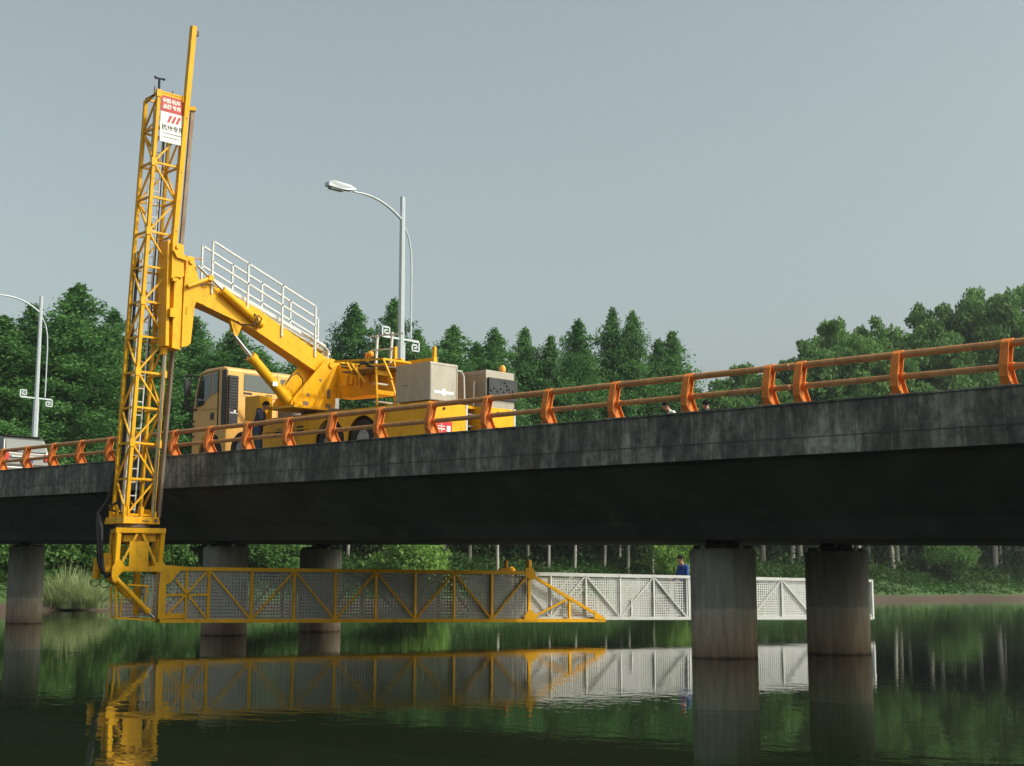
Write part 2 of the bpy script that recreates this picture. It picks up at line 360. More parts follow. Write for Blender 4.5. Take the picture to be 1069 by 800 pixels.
m_ = MB(); m_.box(BX0, BX1, 18.492, 18.52, -.528, -.52); m_.build('casting_joint', M['soffit'], br, shear=True)
PIERS = [(-16.3, 21.6), (-15.55, 24.35), (-33.15, 21.4), (-33.9, 25.2), (-48.6, 22.95), (1.5, 21.5), (1.8, 24.6), (-66, 22.9)]
for x, y in PIERS:
    top = ZT(x)-2.07-.16
    p = MB().tube([(x, y, -1.5), (x, y, .12), (x, y, 1.0), (x, y, top-.04), (x, y, top)], [.62, .62, .62, .62, .60], 48).build('pier', M['pier'], br, smooth=True)
    MB().box(x-.38, x+.38, y-.42, y+.42, top+.002, top+.07).build('bearing_plinth', M['soffit'], p)
    q = MB(); q.tube([(x-.2, y, top+.07), (x-.2, y, top+.165)], .16, 16); q.tube([(x+.2, y, top+.07), (x+.2, y, top+.165)], .16, 16)
    q.each('rubber_bearing', M['black'], p)
    q = MB(); q.box(x+.46, x+.52, y-.12, y-.05, top+.002, top+.05); q.box(x-.1, x-.03, y-.54, y-.49, top+.002, top+.05); q.each('bearing_marker', M['white'], p)
rd = MB().add([(BX0, 18.98, -.052), (BX1, 18.98, -.052), (BX1, 27.57, -.052), (BX0, 27.57, -.052)], [(0, 1, 2, 3)])
tag(rd.build('road', M['asphalt'], shear=True), 'grey asphalt road surface across the bridge deck', 'road', kind='structure')

# guard railings: bent steel posts with two round rails
def railing(xs, x0, x1, label):
    rt = empty('guard_railing', (xs[0], 18.72, ZT(xs[0])+.03), label, 'railing', 'orange railings along the bridge edge')
    prof = [(18.60, .03), (18.52, .16), (18.515, .33), (18.60, .66), (18.65, .70)]       # outer edge of the post
    back = [(18.86, .03), (18.76, .20), (18.68, .36), (18.745, .62), (18.76, .70)]
    for x in xs:
        m = MB()
        poly = [(x, y, z) for y, z in prof]+[(x, y, z) for y, z in reversed(back)]
        m.prism([(x-.008, b_, c) for a, b_, c in poly], (.016, 0, 0))
        for line, wd in ((prof, .065), (back, .055)):
            for (y0, z0), (y1, z1) in zip(line, line[1:]):
                m.hexa([(x-wd, y0-.009, z0), (x+wd, y0-.009, z0), (x+wd, y1-.009, z1+.001), (x-wd, y1-.009, z1+.001),
                        (x-wd, y0+.009, z0), (x+wd, y0+.009, z0), (x+wd, y1+.009, z1+.001), (x-wd, y1+.009, z1+.001)])
        po = m.build('post', M['orange'], rt, shear=True)
        m = MB(); m.box(x-.11, x+.11, 18.52, 18.89, .031, .05)
        for dx in (-.08, .08):
            for y in (18.56, 18.85): m.tube([(x+dx, y, .045), (x+dx, y, .085)], .014, 6)
        m.build('base_plate', M['tube'], po, shear=True)
        m = MB(); m.tube([(x-.085, 18.69, .315), (x+.085, 18.69, .315)], .062, 12); m.tube([(x-.085, 18.70, .655), (x+.085, 18.70, .655)], .068, 12)
        m.each('rail_sleeve', M['orange'], po, shear=True, smooth=True)
    for y, z, rr in ((18.70, .655, .056), (18.69, .315, .048)):
        n_ = max(2, int((x1-x0)/4))
        MB().tube([(x0+(x1-x0)*i/n_, y, z) for i in range(n_+1)], rr, 16).build('rail', M['tube'], rt, shear=True, smooth=True)
railing([-13.05-1.672*k for k in range(32)], -65.2, -12.70, 'orange guard railing left of the double posts, running past the yellow truck')
railing([-12.45+1.73*k for k in range(7)], -12.66, -1.9, 'orange guard railing right of the double posts, nearest the viewer')

# street lamps
def lamp_post(x, label):
    rt = empty('street_lamp', (x, 27.75, ZT(x)), label, 'street lamp', 'street lamps along the bridge')
    y = 27.75
    m = MB(); m.tube([(x, y, 0), (x, y, 4.3), (x, y, 4.32), (x, y, 9.05)], [.15, .135, .10, .085], 8)
    m.build('pole', M['lamp'], rt, shear=True)
    MB().box(x-.2, x+.2, y-.2, y+.2, .002, .04).build('base_plate', M['lamp'], rt, shear=True)
    arc = []
    for i in range(15):                                    # arm over the road, continuing through the pole and down to the crossbar
        t = i/14; yy = y-2.0*(1-t); arc.append((x, yy, 8.82+.08*math.sin(t*2.2)-.62*t**2.2))
    tail = [(x, y+.12, 8.02), (x, y+.27, 7.75), (x, y+.37, 7.3), (x, y+.40, 6.7), (x, y+.40, 4.5)]
    MB().tube(arc, [.028+.02*i/14 for i in range(15)], 10).build('arm', M['lamp'], rt, shear=True, smooth=True)
    MB().tube([arc[-1]]+tail, .03, 10).build('curved_rod', M['lamp'], rt, shear=True, smooth=True)
    m = MB()
    m.prism([(x-.13, y-3.0, 8.80), (x-.13, y-3.0, 8.93), (x-.09, y-2.85, 9.0), (x-.09, y-2.2, 8.98), (x-.04, y-1.95, 8.87), (x-.05, y-2.15, 8.80), (x-.11, y-2.55, 8.77)], (.22, 0, 0))
    hd = m.build('lamp_head', M['lamp'], rt, shear=True, bevel=.02)
    MB().box(x-.1, x+.06, y-2.9, y-2.4, 8.74, 8.775).build('lens', M['glass'], hd, shear=True)
    m = MB(); m.bar((x, y-.75, 4.42), (x, y+.72, 4.42), .06); m.build('crossbar', M['lamp'], rt, shear=True)
    for yc, zc, fl in ((y-.62, 4.59, 1), (y+.6, 4.25, -1)):
        m = MB(); h = .14; w_ = .03
        P = [(-h, -h), (-h, h), (h, h), (h, -h*.35), (-h*.35, -h*.35), (-h*.35, h*.35), (h*.4, h*.35)]
        for (a, b1_), (c, d1) in zip(P, P[1:]): m.bar((x, yc+a*fl, zc+b1_*fl), (x, yc+c*fl, zc+d1*fl), .05, w_, up=(1, 0, 0))
        m.bar((x, yc-h, zc-h*fl), (x, yc+h, zc-h*fl), .055, w_)
        m.build('square_scroll', M['lamp'], rt, shear=True)
    return rt
lamp_post(-33.35, 'tall pale street lamp rising behind the yellow truck, its head out to the left')
lamp_post(-58.6, 'tall pale street lamp at the left edge behind the silver van')

# ------------------------------------------------------------------ the bridge inspection truck
TN, TF = 21.65, 24.1
tk = empty('inspection_truck', (-29, 22.9, ZT(-29)-.05), 'yellow bridge inspection truck with tall lattice mast and platform reaching under the bridge', 'truck')
Y = M['yellow']
def part(mb, name, m, parent=tk, **kw): return mb.build(name, m, parent, **kw)
def each_part(mb, name, m, parent=tk, **kw): return mb.each(name, m, parent, **kw)
g0 = -.05
# chassis and wheels
m = MB(); m.box(-35.0, -24.95, 22.35, 22.5, .55, .85); m.box(-35.0, -24.95, 23.3, 23.45, .55, .85)
for x in (-34.4, -32, -30, -28.2, -26, -25.2): m.box(x-.06, x+.06, 22.5, 23.3, .6, .8)
part(m, 'chassis_frame', M['dark'], shear=True)
def wheel(x, yo, sgn):
    c = .47
    pr = [(.28, 0), (.30, .02), (.47, 0.0), (.52, .05), (.52, .25), (.47, .3), (.30, .28)]
    m = MB(); n_ = 28; vs = []
    for rr, dy in pr:
        for k in range(n_): t = 2*math.pi*k/n_; vs.append((x+rr*math.cos(t), yo+sgn*dy, c+rr*math.sin(t)))
    kk = len(pr)
    m.add(vs, [(i*n_+k, i*n_+(k+1) % n_, ((i+1) % kk)*n_+(k+1) % n_, ((i+1) % kk)*n_+k) for i in range(kk) for k in range(n_)])
    ty = m.build('wheel', M['black'], tk, shear=True, smooth=True)
    m = MB(); m.tube([(x, yo+sgn*.03, c), (x, yo+sgn*.12, c), (x, yo+sgn*.12, c), (x, yo+sgn*.02, c)], [.285, .24, .13, .11], 20)
    for k in range(8): t = k*math.pi/4; m.tube([(x+.17*math.cos(t), yo+sgn*.12, c+.17*math.sin(t)), (x+.17*math.cos(t), yo+sgn*.09, c+.17*math.sin(t))], .018, 6)
    m.build('rim', M['rim'], ty, shear=True)
for x in (-34.55, -33.0, -28.86, -27.5):
    wheel(x, TN, 1); wheel(x, TF, -1)
# side skirts with round wheel cut-outs
def skirt(x0, x1, wheels, z0, z1, yv, name='side_panel', th=.04):
    top = [(x1, z1), (x0, z1)]; bot = [(x0, z0)]; R0 = .62; c = .47
    for xw in wheels:
        a0 = math.asin((z0-c)/R0)
        for i in range(15):
            t = math.pi-a0-(math.pi-2*a0)*i/14; bot.append((xw+R0*math.cos(t), c+R0*math.sin(t)))
    bot.append((x1, z0))
    return part(MB().prism([(a, yv, b_) for a, b_ in bot+top], (0, th, 0)), name, Y, shear=True)
skirt(-32.15, -24.95, (-28.86, -27.5), .30, 1.27, TN); skirt(-32.15, -24.95, (-28.86, -27.5), .30, 1.27, TF-.04)
m = MB(); m.box(-32.15, -23.98 if False else -24.95, TN+.05, TF-.05, 1.2, 1.27); part(m, 'deck_plate', Y, shear=True)
m = MB(); m.box(-31.3, -30.6, TN-.006, TN+.01, .72, .95); m.box(-30.3, -30.0, TN-.006, TN+.01, .76, .98); each_part(m, 'side_recess', M['dark'], shear=True)
m = MB(); m.box(-32.12, -29.7, TN-.03, TN, .88, .92); m.box(-27, -25.0, TN-.02, TN, 1.22, 1.26); each_part(m, 'side_trim', Y, shear=True)
# rear corner lockers, steel boxes, centre steps
for (y0, y1, xr) in ((TN+.001, 22.85, -24.90), (23.18, TF+.12, -24.62)):
    a = part(MB().box(xr-1.3, xr, y0, y1, .33, 1.25), 'rear_locker', Y, shear=True, bevel=.012)
    m = MB(); m.box(xr+.001, xr+.012, y0+.05, y1-.06, .38, 1.19); m.build('locker_door', Y, a, shear=True, bevel=.005)
    m = MB(); m.tube([(xr+.01, y0+.42, 1.12), (xr+.045, y0+.42, 1.12)], .035, 8); m.each('latch', M['dark'], a, shear=True)
    m = MB(); m.box(xr+.002, xr+.02, y1-.055, y1-.005, .33, 1.27); m.build('corner_strip', M['white'], a, shear=True)
m = MB(); m.box(-24.9+.013, -24.9+.05, TN+.12, TN+.66, .48, .80); a = part(m, 'tail_light', M['red'], shear=True)
m = MB(); m.box(-24.849, -24.84, TN+.48, TN+.60, .56, .70); m.build('reversing_lens', M['signwhite'], a, shear=True)
m = MB(); m.box(-24.849, -24.84, TN+.2, TN+.42, .6, .63); m.box(-24.849, -24.84, TN+.2, TN+.42, .67, .69); m.box(-24.849, -24.84, TN+.30, TN+.32, .55, .74); m.build('lens_marking', M['signwhite'], a, shear=True)
m = MB(); m.box(-24.62+.013, -24.57, TF-.55, TF-.05, .48, .76); part(m, 'tail_light', M['red'], shear=True)
# steel generator boxes
b1_ = part(MB().box(-26.22, -24.93, TN+.01, 22.56, 1.30, 2.23), 'steel_box', M['box_steel'], shear=True, bevel=.01)
m = MB()
for (a, b_, c, d_) in ((TN+.03, TN+.06, 1.32, 2.2), (22.51, 22.54, 1.32, 2.2), (TN+.06, 22.51, 2.17, 2.2), (TN+.06, 22.51, 1.32, 1.345)): m.box(-24.929, -24.92, a, b_, c, d_)
m.build('box_door_frame', M['box_steel'], b1_, shear=True)
m = MB(); m.box(-24.928, -24.921, TN+.13, TN+.76, 1.475, 1.545); m.box(-24.9275, -24.92, TN+.38, TN+.50, 1.43, 1.60)
m.build('painted_cross', M['signwhite'], b1_, shear=True, label='pale painted cross on the rear face of the steel box')
m = MB(); m.box(-25.95, -25.75, TN+.001, TN+.009, 1.7, 1.715); m.tube([(-26.2, TN+.0, 2.1), (-26.2, TN-.02, 2.1)], .02, 6); m.build('handle', M['dark'], b1_, shear=True)
b2_ = part(MB().box(-26.0, -24.63, 23.22, TF+.1, 1.10, 2.17), 'steel_box', M['box_steel'], shear=True, bevel=.01, label='steel box carrying the dark arrow board and amber beacon')
m = MB(); m.box(-25.33, -25.31, 23.213, 23.219, 1.12, 2.14); m.box(-26.0, -24.63, 23.21, 23.219, 2.05, 2.065); m.build('seam', M['grey'], b2_, shear=True)
ab = part(MB().box(-24.625, -24.56, 23.27, TF+.14, 1.45, 1.98), 'arrow_board', M['dark'], shear=True)
m = MB()
dots = [(y, 1.66) for y in (23.33, 23.44, 23.55, 23.66, 23.77, 23.88, 23.99)]+[(23.80, 1.90), (23.88, 1.82), (23.95, 1.74), (23.95, 1.60), (23.88, 1.54), (24.08, 1.70), (24.12, 1.66)]
for i in range(0, 14): m.sphere((-24.555, dots[i][0], dots[i][1]+.07*(i < 7)*(i % 2)), (.02, .035, .035), 8, 6)
m.each('arrow_lamp', M['black'], ab, shear=True)
m = MB(); m.tube([(-24.75, 23.9, 2.172), (-24.75, 23.9, 2.21)], .07, 12); m.tube([(-24.75, 23.9, 2.21), (-24.75, 23.9, 2.30), (-24.75, 23.9, 2.36)], [.085, .085, .045], 14); part(m, 'beacon', M['amber'], shear=True, smooth=True)
m = MB(); m.tube([(-24.98, 22.6, 2.1), (-24.98, 22.72, 2.1), (-24.98, 22.8, 1.98), (-24.98, 22.83, 1.3)], .022, 8); m.tube([(-24.98, 23.15, 1.9), (-24.98, 23.13, 1.3)], .02, 8); each_part(m, 'grab_rail', M['white'], shear=True, smooth=True)
m = MB()
for z in (.45, .75, 1.05): m.box(-25.3, -24.95, 22.87, 23.16, z, z+.03)
m.box(-25.4, -25.38, 22.86, 23.17, .35, 1.35); each_part(m, 'rear_steps', M['grey'], shear=True)
# tool box beside the cab, hydraulic cabinet
m = MB(); m.box(-32.80, -32.12, TN-.0, 22.1, 1.28, 1.95); a = part(m, 'tool_box', Y, shear=True, bevel=.01)
m = MB(); m.box(-32.8, -32.16, TN+.002, TN+.03, .3, 1.25); part(m, 'lower_panel', Y, shear=True)
m = MB(); m.box(-32.0, -31.3, 22.2, 23.8, 1.28, 2.0); a = part(m, 'hydraulic_cabinet', M['grey'], shear=True, bevel=.01)
m = MB(); m.box(-31.29, -31.28, 22.5, 22.72, 1.5, 1.72); m.build('gauge_panel', M['lamp'], a, shear=True)
# cab
prof = [(-33.75, .35), (-33.75, 2.86), (-33.95, 2.93), (-34.9, 2.93), (-35.22, 2.82), (-35.42, 2.3), (-35.52, 1.7), (-35.55, 1.2), (-35.55, .45), (-35.2, .35), (-35.12, .60), (-34.92, .9), (-34.55, 1.05), (-34.18, .9), (-33.98, .6), (-33.95, .35)]
cab = part(MB().prism([(a, TN, b_) for a, b_ in prof], (0, TF-TN, 0)), 'cab', M['cab'], shear=True, bevel=.05)
m = MB(); m.prism([(a, TN-.012, b_) for a, b_ in ((-35.28, 1.85), (-35.22, 2.30), (-35.05, 2.72), (-34.55, 2.76), (-34.55, 2.13), (-34.75, 2.05), (-34.95, 1.88), (-35.1, 1.85))], (0, .02, 0)); m.build('side_window', M['glass'], cab, shear=True)
m = MB(); m.prism([(a, TN-.012, b_) for a, b_ in ((-34.47, 2.14), (-34.47, 2.77), (-34.22, 2.79), (-34.22, 2.2))], (0, .02, 0)); m.build('side_window', M['glass'], cab, shear=True)
m = MB()
E_ = [(-35.32, 1.8), (-35.26, 2.32), (-35.08, 2.78), (-34.17, 2.84), (-34.17, 1.25), (-34.22, 1.25), (-34.2, 2.79), (-35.03, 2.74), (-35.2, 2.3), (-35.27, 1.82)]
for (a, b_), (c, d_) in zip(E_[:5], E_[1:5]): m.bar((a, TN-.006, b_), (c, TN-.006, d_), .02, .03, up=(0, 1, 0))
m.build('window_seal', M['dark'], cab, shear=True)
m = MB(); m.box(-34.55, -34.38, TN-.018, TN+.01, 1.42, 1.62); m.build('door_handle', M['dark'], cab, shear=True)
m = MB(); m.box(-35.3, -34.12, TN-.008, TN+.004, 1.20, 1.215); m.box(-34.17, -34.155, TN-.008, TN+.004, 1.2, 2.85); m.box(-35.0, -34.2, TN-.007, TN+.004, 1.72, 1.73); m.build('door_seam', M['dark'], cab, shear=True)
m = MB()
for z in (.95, 1.1, 1.25, 1.4): m.box(-35.56, -35.4, TN-.01, TN+.2, z, z+.06)
m.each('corner_vent', M['dark'], cab, shear=True)
m = MB(); m.box(-33.98, -33.76, TN-.02, TN+.1, 1.2, 2.82); m.build('rear_pillar_duct', M['dark'], cab, shear=True)
ai = part(MB().box(-33.74, -33.66, TN+.03, 21.99, 1.25, 2.66), 'air_intake', M['dark'], shear=True, bevel=.01)
m = MB()
for k in range(11): m.box(-33.659, -33.64, TN+.06, 21.97, 1.72+k*.085, 1.755+k*.085)
m.build('louvre', M['black'], ai, shear=True)
m = MB(); m.box(-33.659, -33.65, TN+.07, TN+.2, 1.565, 1.59); m.box(-33.659, -33.65, TN+.2, TN+.26, 1.57, 1.66); m.box(-33.659, -33.65, TN+.26, TN+.32, 1.555, 1.58); m.each('lettering', M['signwhite'], ai, shear=True)
m = MB(); m.box(-33.749, -33.735, 22.22, 23.32, 2.27, 2.74); a = m.build('rear_window', M['glass'], cab, shear=True)
m = MB(); m.box(-33.749, -33.735, 23.5, 23.86, 2.15, 2.72); m.build('rear_window', M['glass'], cab, shear=True)
m = MB(); m.box(-33.748, -33.742, 23.38, 23.395, 1.3, 2.86); m.box(-33.748, -33.74, 22.16, 23.95, 2.1, 2.115); m.box(-33.748, -33.74, 22.2, 23.4, 2.76, 2.775); m.build('cab_seam', M['tube'], cab, shear=True)
m = MB(); m.box(-33.748, -33.73, 22.22, 22.5, 2.17, 2.22); m.box(-33.748, -33.73, 23.0, 23.2, 2.17, 2.21); m.each('vent_slot', M['dark'], cab, shear=True)
m = MB(); m.bar((-35.2, TN+.0, 2.74), (-35.46, TN-.30, 2.76), .06); m.bar((-35.3, TN+.0, 1.75), (-35.46, TN-.30, 1.8), .06); m.box(-35.50, -35.42, TN-.34, TN-.14, 2.12, 2.66); m.box(-35.50, -35.42, TN-.34, TN-.16, 1.86, 2.06); m.bar((-35.46, TN-.3, 1.8), (-35.46, TN-.3, 2.78), .035)
part(m, 'wing_mirror', M['dark'], shear=True, bevel=.015)
m = MB(); m.box(-35.57, -35.52, 22.0, 23.75, 1.75, 2.6); m.build('windscreen', M['glass'], cab, shear=True)
m = MB(); m.tube([(-33.4, 22.45, 1.3), (-33.5, 22.4, 1.6), (-33.45, 22.3, 1.75), (-33.35, 22.25, 2.0)], .05, 8); part(m, 'exhaust_pipe', M['tube'], shear=True, smooth=True)

# turret: round base, two triangular cheeks, base plate
m = MB(); m.tube([(-30.15, 22.7, 1.27), (-30.15, 22.7, 1.36)], .85, 28); m.tube([(-30.15, 22.7, 1.36), (-30.15, 22.7, 1.46)], .72, 28); part(m, 'slewing_ring', M['rust'], shear=True)
m = MB(); m.box(-30.85, -29.65, 21.08, 23.5, 1.40, 1.47); tb = part(m, 'turret_base', Y, shear=True)
cheek = [(21.12, 1.475), (21.13, 1.56), (21.2, 1.66), (22.22, 2.80), (22.34, 2.85), (22.5, 2.84), (22.66, 2.76), (22.84, 2.5), (22.80, 2.25), (22.58, 1.93), (22.56, 1.475)]
for xo in (-29.90, -30.68):
    ch = part(MB().prism([(xo, a, b_) for a, b_ in cheek], (.05, 0, 0)), 'turret_cheek', Y, shear=True)
    if xo > -30.2:
        m = MB()
        for a, b_, rr in ((22.40, 2.67, .085), (21.24, 1.56, .05)): m.tube([(xo+.05, a, b_), (xo+.10, a, b_)], rr, 16)
        m.each('pivot_pin', Y, ch, shear=True, smooth=True)
        m = MB(); m.box(xo+.049, xo+.053, 22.28, 22.40, 1.75, 2.0); m.box(xo+.049, xo+.053, 21.5, 21.68, 1.50, 1.61); m.box(xo+.049, xo+.053, 22.24, 22.42, 1.49, 1.60)
        for a, b_ in ((22.06, 2.22), (21.66, 1.80)): m.tube([(xo+.049, a, b_), (xo+.054, a, b_)], .045, 14)
        m.each('cheek_opening', M['rust'], ch, shear=True)
        m = MB(); m.box(xo+.051, xo+.062, 21.72, 22.1, 1.475, 1.85); m.build('cover_plate', Y, ch, shear=True)
m = MB(); m.bar((-30.27, 21.35, 1.75), (-30.27, 22.15, 2.62), .7, .04, up=(1, 0, 0)); part(m, 'turret_web', Y, shear=True)
m = MB(); m.prism([(-29.9, 22.5, b_) for b_ in ()]or[(-29.95, 22.62, 1.8), (-29.95, 22.62, 2.72), (-28.9, 22.62, 2.55), (-27.0, 22.62, 2.35), (-27.0, 22.62, 1.75)], (0, .6, 0)); part(m, 'rear_beam', Y, shear=True, bevel=.015)
m = MB()
for x, h in ((-29.5, .25), (-29.2, .18), (-28.9, .3), (-28.5, .2), (-28.2, .24), (-27.8, .16)): m.box(x-.09, x+.09, 22.55, 22.62, 2.2-h/2, 2.25+h/2)
for x in (-29.3, -28.7, -28.0): m.tube([(x, 22.5, 1.95), (x, 22.5, 2.45)], .03, 8)
part(m, 'valve_block', Y, shear=True)
m = MB()
for (p_) in ([(-29.6, 22.55, 2.75), (-29.2, 22.4, 2.62), (-28.8, 22.45, 2.7), (-28.3, 22.5, 2.5)], [(-29.5, 22.5, 2.6), (-29.0, 22.35, 2.5), (-28.4, 22.4, 2.58), (-27.9, 22.5, 2.4)]): m.tube(p_, .022, 8)
each_part(m, 'hydraulic_hose', M['black'], shear=True, smooth=True)

# walkway frame above the deck, yellow, with white rail, and access ladder
m = MB()
zr = 2.62
P4 = [(-28.95, 21.85), (-26.95, 21.85), (-26.95, 22.75), (-28.95, 22.75)]
for (a, b_), (c, d_) in zip(P4, P4[1:]+P4[:1]): m.bar((a, b_, zr-.06*(a+28.95)), (c, d_, zr-.06*(c+28.95)), .05)
m.bar((-28.35, 21.85, zr-.04), (-27.65, 21.85, 1.95), .045); m.bar((-28.55, 21.9, zr-.03), (-28.25, 21.9, 2.25), .045); m.bar((-26.95, 21.85, zr-.13), (-26.6, 21.85, 1.95), .045)
m.bar((-28.6, 22.3, zr-.03), (-28.6, 22.3, 2.0), .04); m.bar((-27.2, 22.4, zr-.1), (-27.0, 22.4, 2.0), .04); m.bar((-27.95, 22.75, zr-.06), (-27.95, 22.75, 2.2), .04)
part(m, 'walkway_frame', Y, shear=True)
m = MB(); m.box(-28.7, -26.9, 21.88, 22.72, 2.30, 2.33); part(m, 'walkway_floor', M['rust'], shear=True)
ld = MB()
ld.bar((-26.95, 21.68, 1.29), (-27.25, 21.87, 2.30), .05, .11); ld.bar((-26.95, 22.36, 1.29), (-27.25, 22.24, 2.28), .05, .11)
for z in (2.18, 1.66): f = (z-1.29)/1.0; ld.bar((-26.94-.3*f, 21.68+.19*f, z), (-26.94-.3*f, 22.36-.12*f, z), .05, .11)
l_ = part(ld, 'access_ladder', Y, shear=True)
m = MB()
for z in (1.42, 1.90): f = (z-1.29)/1.0; m.bar((-27.1-.3*f, 21.74+.19*f, z), (-27.1-.3*f, 22.32-.12*f, z), .16, .035)
m.each('tread', M['white'], l_, shear=True)
m = MB()
m.bar((-28.55, 22.9, 2.6), (-28.50, 22.9, 3.42), .055); m.bar((-27.95, 22.9, 2.6), (-27.88, 22.9, 3.42), .055)
m.bar((-28.8, 22.9, 3.40), (-27.4, 22.9, 3.34), .035); m.bar((-28.75, 22.9, 3.02), (-27.75, 22.9, 2.98), .035)
part(m, 'guard_rail', M['white'], shear=True)
m = MB(); m.bar((-27.85, 22.9, 2.52), (-26.15, 22.9, 2.52), .12, .12); m.bar((-27.75, 22.9, 2.5), (-27.75, 22.9, 3.02), .075); m.bar((-27.7, 22.9, 2.62), (-27.45, 22.9, 2.62), .1, .12); m.bar((-26.2, 22.9, 2.5), (-26.2, 22.9, 2.86), .07, .09); m.bar((-26.9, 22.9, 2.2), (-26.9, 22.9, 2.5), .18, .1); m.bar((-27.7, 22.9, 2.0), (-27.7, 22.9, 2.5), .18, .1)
part(m, 'boom_rest', Y, shear=True)
m = MB(); m.tube([(-28.3, 22.4, 2.62), (-28.3, 22.4, 2.85)], .05, 8); m.sphere((-28.15, 22.4, 2.8), .09, 10, 8); part(m, 'work_lamp', M['amber'], shear=True)

# boom: box girder from the turret out over the railing, n and z relative to the deck edge
bx0, bx1 = -30.50, -30.0
def P2(pts, x): return [(x, a, b_) for a, b_ in pts]
boom = [(18.24, 4.15), (18.55, 4.32), (19.02, 4.27), (20.14, 3.91), (21.37, 3.33), (22.49, 2.83), (22.5, 2.6), (22.02, 2.48), (20.76, 3.03), (20.01, 3.36), (18.9, 3.68), (18.15, 3.86)]
ob = part(MB().prism(P2(boom, bx0), (bx1-bx0, 0, 0)), 'boom', Y, shear=True, bevel=.02)
m = MB()
for (a, b_), (c, d_) in zip([(18.5, 3.79), (20.01, 3.37)], [(20.01, 3.37), (22.0, 2.49)]): m.bar((bx1-.01, a, b_), (bx1-.01, c, d_), .05, .035)
m.build('flange', Y, ob, shear=True)
# tip bracket and mast carriage
m = MB(); m.prism(P2([(17.92, 4.95), (18.12, 4.95), (18.26, 4.5), (18.34, 4.3), (18.36, 4.12), (18.2, 3.7), (18.12, 2.75), (18.02, 2.66), (17.86, 2.62), (17.86, 3.2), (17.88, 4.2)], -30.05), (.12, 0, 0)); cg = part(m, 'tip_bracket', Y, shear=True, bevel=.01)
m = MB(); m.prism(P2([(17.92, 4.95), (18.12, 4.95), (18.28, 4.4), (18.2, 3.7), (18.12, 2.75), (17.86, 2.62)], -30.6), (.1, 0, 0)); part(m, 'tip_bracket', Y, shear=True, bevel=.01)
m = MB(); m.tube([(-29.93, 18.05, 4.82), (-29.88, 18.05, 4.82)], .07, 14); m.tube([(-29.93, 18.55, 4.38), (-29.88, 18.55, 4.38)], .06, 14); m.each('pin', Y, cg, shear=True)
m = MB(); m.tube([(-29.86, 17.93, 4.16), (-29.86, 18.56, 4.46)], .055, 10); m.box(-29.93, -29.79, 18.5, 18.64, 4.40, 4.53); part(m, 'link_arm', Y, shear=True)
m = MB(); m.box(-30.0, -29.93, 17.93, 17.99, 3.45, 3.65); m.build('label_plate', M['signwhite'], cg, shear=True)
# mast: lattice of four chords leaning slightly
def XA(z): return -30.9+.074*z
MN0, MN1, MW = 16.95, 17.67, .62
def mp(cn, cx, z): return (XA(z)-MW*cx, MN0+(MN1-MN0)*cn, z)
zb, zt_ = 2.95, 13.55
m = MB()
for cn, cx, s_ in ((0, 0, .085), (1, 0, .075), (0, 1, .085), (1, 1, .075)): m.bar(mp(cn, cx, zb), mp(cn, cx, zt_-(.1 if cx else 0)), s_, s_, up=(1, 0, 0))
ms = part(m, 'mast', Y)
m = MB(); lv = [zb+.1+.87*i for i in range(13)]
faces = [((0, 0), (1, 0)), ((0, 0), (0, 1)), ((0, 1), (1, 1)), ((1, 0), (1, 1))]
for fi, (a, b_) in enumerate(faces):
    for i, z in enumerate(lv):
        m.bar(mp(*a, z), mp(*b_, z), .05, .05)
        if i < 12:
            z2 = lv[i+1]
            p_, q_ = (a, b_) if (i+(fi > 1)) % 2 == 0 else (b_, a)
            m.bar(mp(*p_, z), mp(*q_, z2), .042, .042)
m.bar(mp(0, 1, zt_-.15), mp(0, 0, zt_), .05); m.bar(mp(1, 1, zt_-.15), mp(1, 0, zt_), .05); m.bar(mp(0, 0, zt_), mp(1, 0, zt_), .04)
m.build('bracing', Y, ms)
m = MB()
for z in lv[::2]:
    for cn in (0, 1): x, y, zz = mp(cn, 0, z); m.box(x-.015, x+.055, y-.07, y+.07, z-.09, z+.09)
m.each('gusset', Y, ms)
# ladder inside the mast
m = MB()
for yy in (17.03, 17.33): m.bar((XA(3.1)-.3, yy, 3.1), (XA(13.2)-.3, yy, 13.2), .03)
z = 3.2
while z < 13.1: m.bar((XA(z)-.3, 17.03, z), (XA(z)-.3, 17.33, z), .026); z += .33
part(m, 'mast_ladder', M['white'])
m = MB(); m.bar((XA(3.0)-.46, 17.14, 3.0), (XA(6.3)-.46, 17.14, 6.3), .10, .22, up=(0, 1, 0)); part(m, 'cable_duct', M['box_steel'])
m = MB(); m.tube([(XA(z)-.45, 17.45, z) for z in (3.0, 8, 13)], .022, 8); m.tube([(XA(z)-.52, 17.02, z) for z in (3.0, 8, 9.6)], .04, 8); each_part(m, 'cable', M['black'], smooth=True)
# guide post, rack and cylinder rod along the right side
m = MB(); m.bar((XA(7)+.11, 17.57, 7.0), (XA(15.4)+.04, 17.76, 15.42), .14, .13, up=(0, 1, 0)); gp = part(m, 'guide_post', Y)
m = MB(); m.box(XA(15.3)+.0, XA(15.3)+.08, 17.82, 17.91, 15.2, 15.32); m.build('post_sensor', M['dark'], gp)
m = MB()
for z in (8.6, 10.1, 11.6, 13.0): m.tube([(XA(z)+.17-.008*(z-7), 17.57+.0226*(z-7), z), (XA(z)+.185-.008*(z-7), 17.57+.0226*(z-7), z)], .022, 8)
m.each('bolt', M['rust'], gp)
m = MB(); m.bar((XA(3)-.05, 17.86, 3.0), (XA(13.3)-.05, 17.96, 13.3), .07, .10, up=(0, 1, 0)); m.build('rack', M['rust'], ms)
m = MB(); m.bar((XA(13.3)-.12, 17.7, 13.32), (XA(13.3)-.0, 18.02, 13.34), .10); m.build('rack_cap', Y, ms)
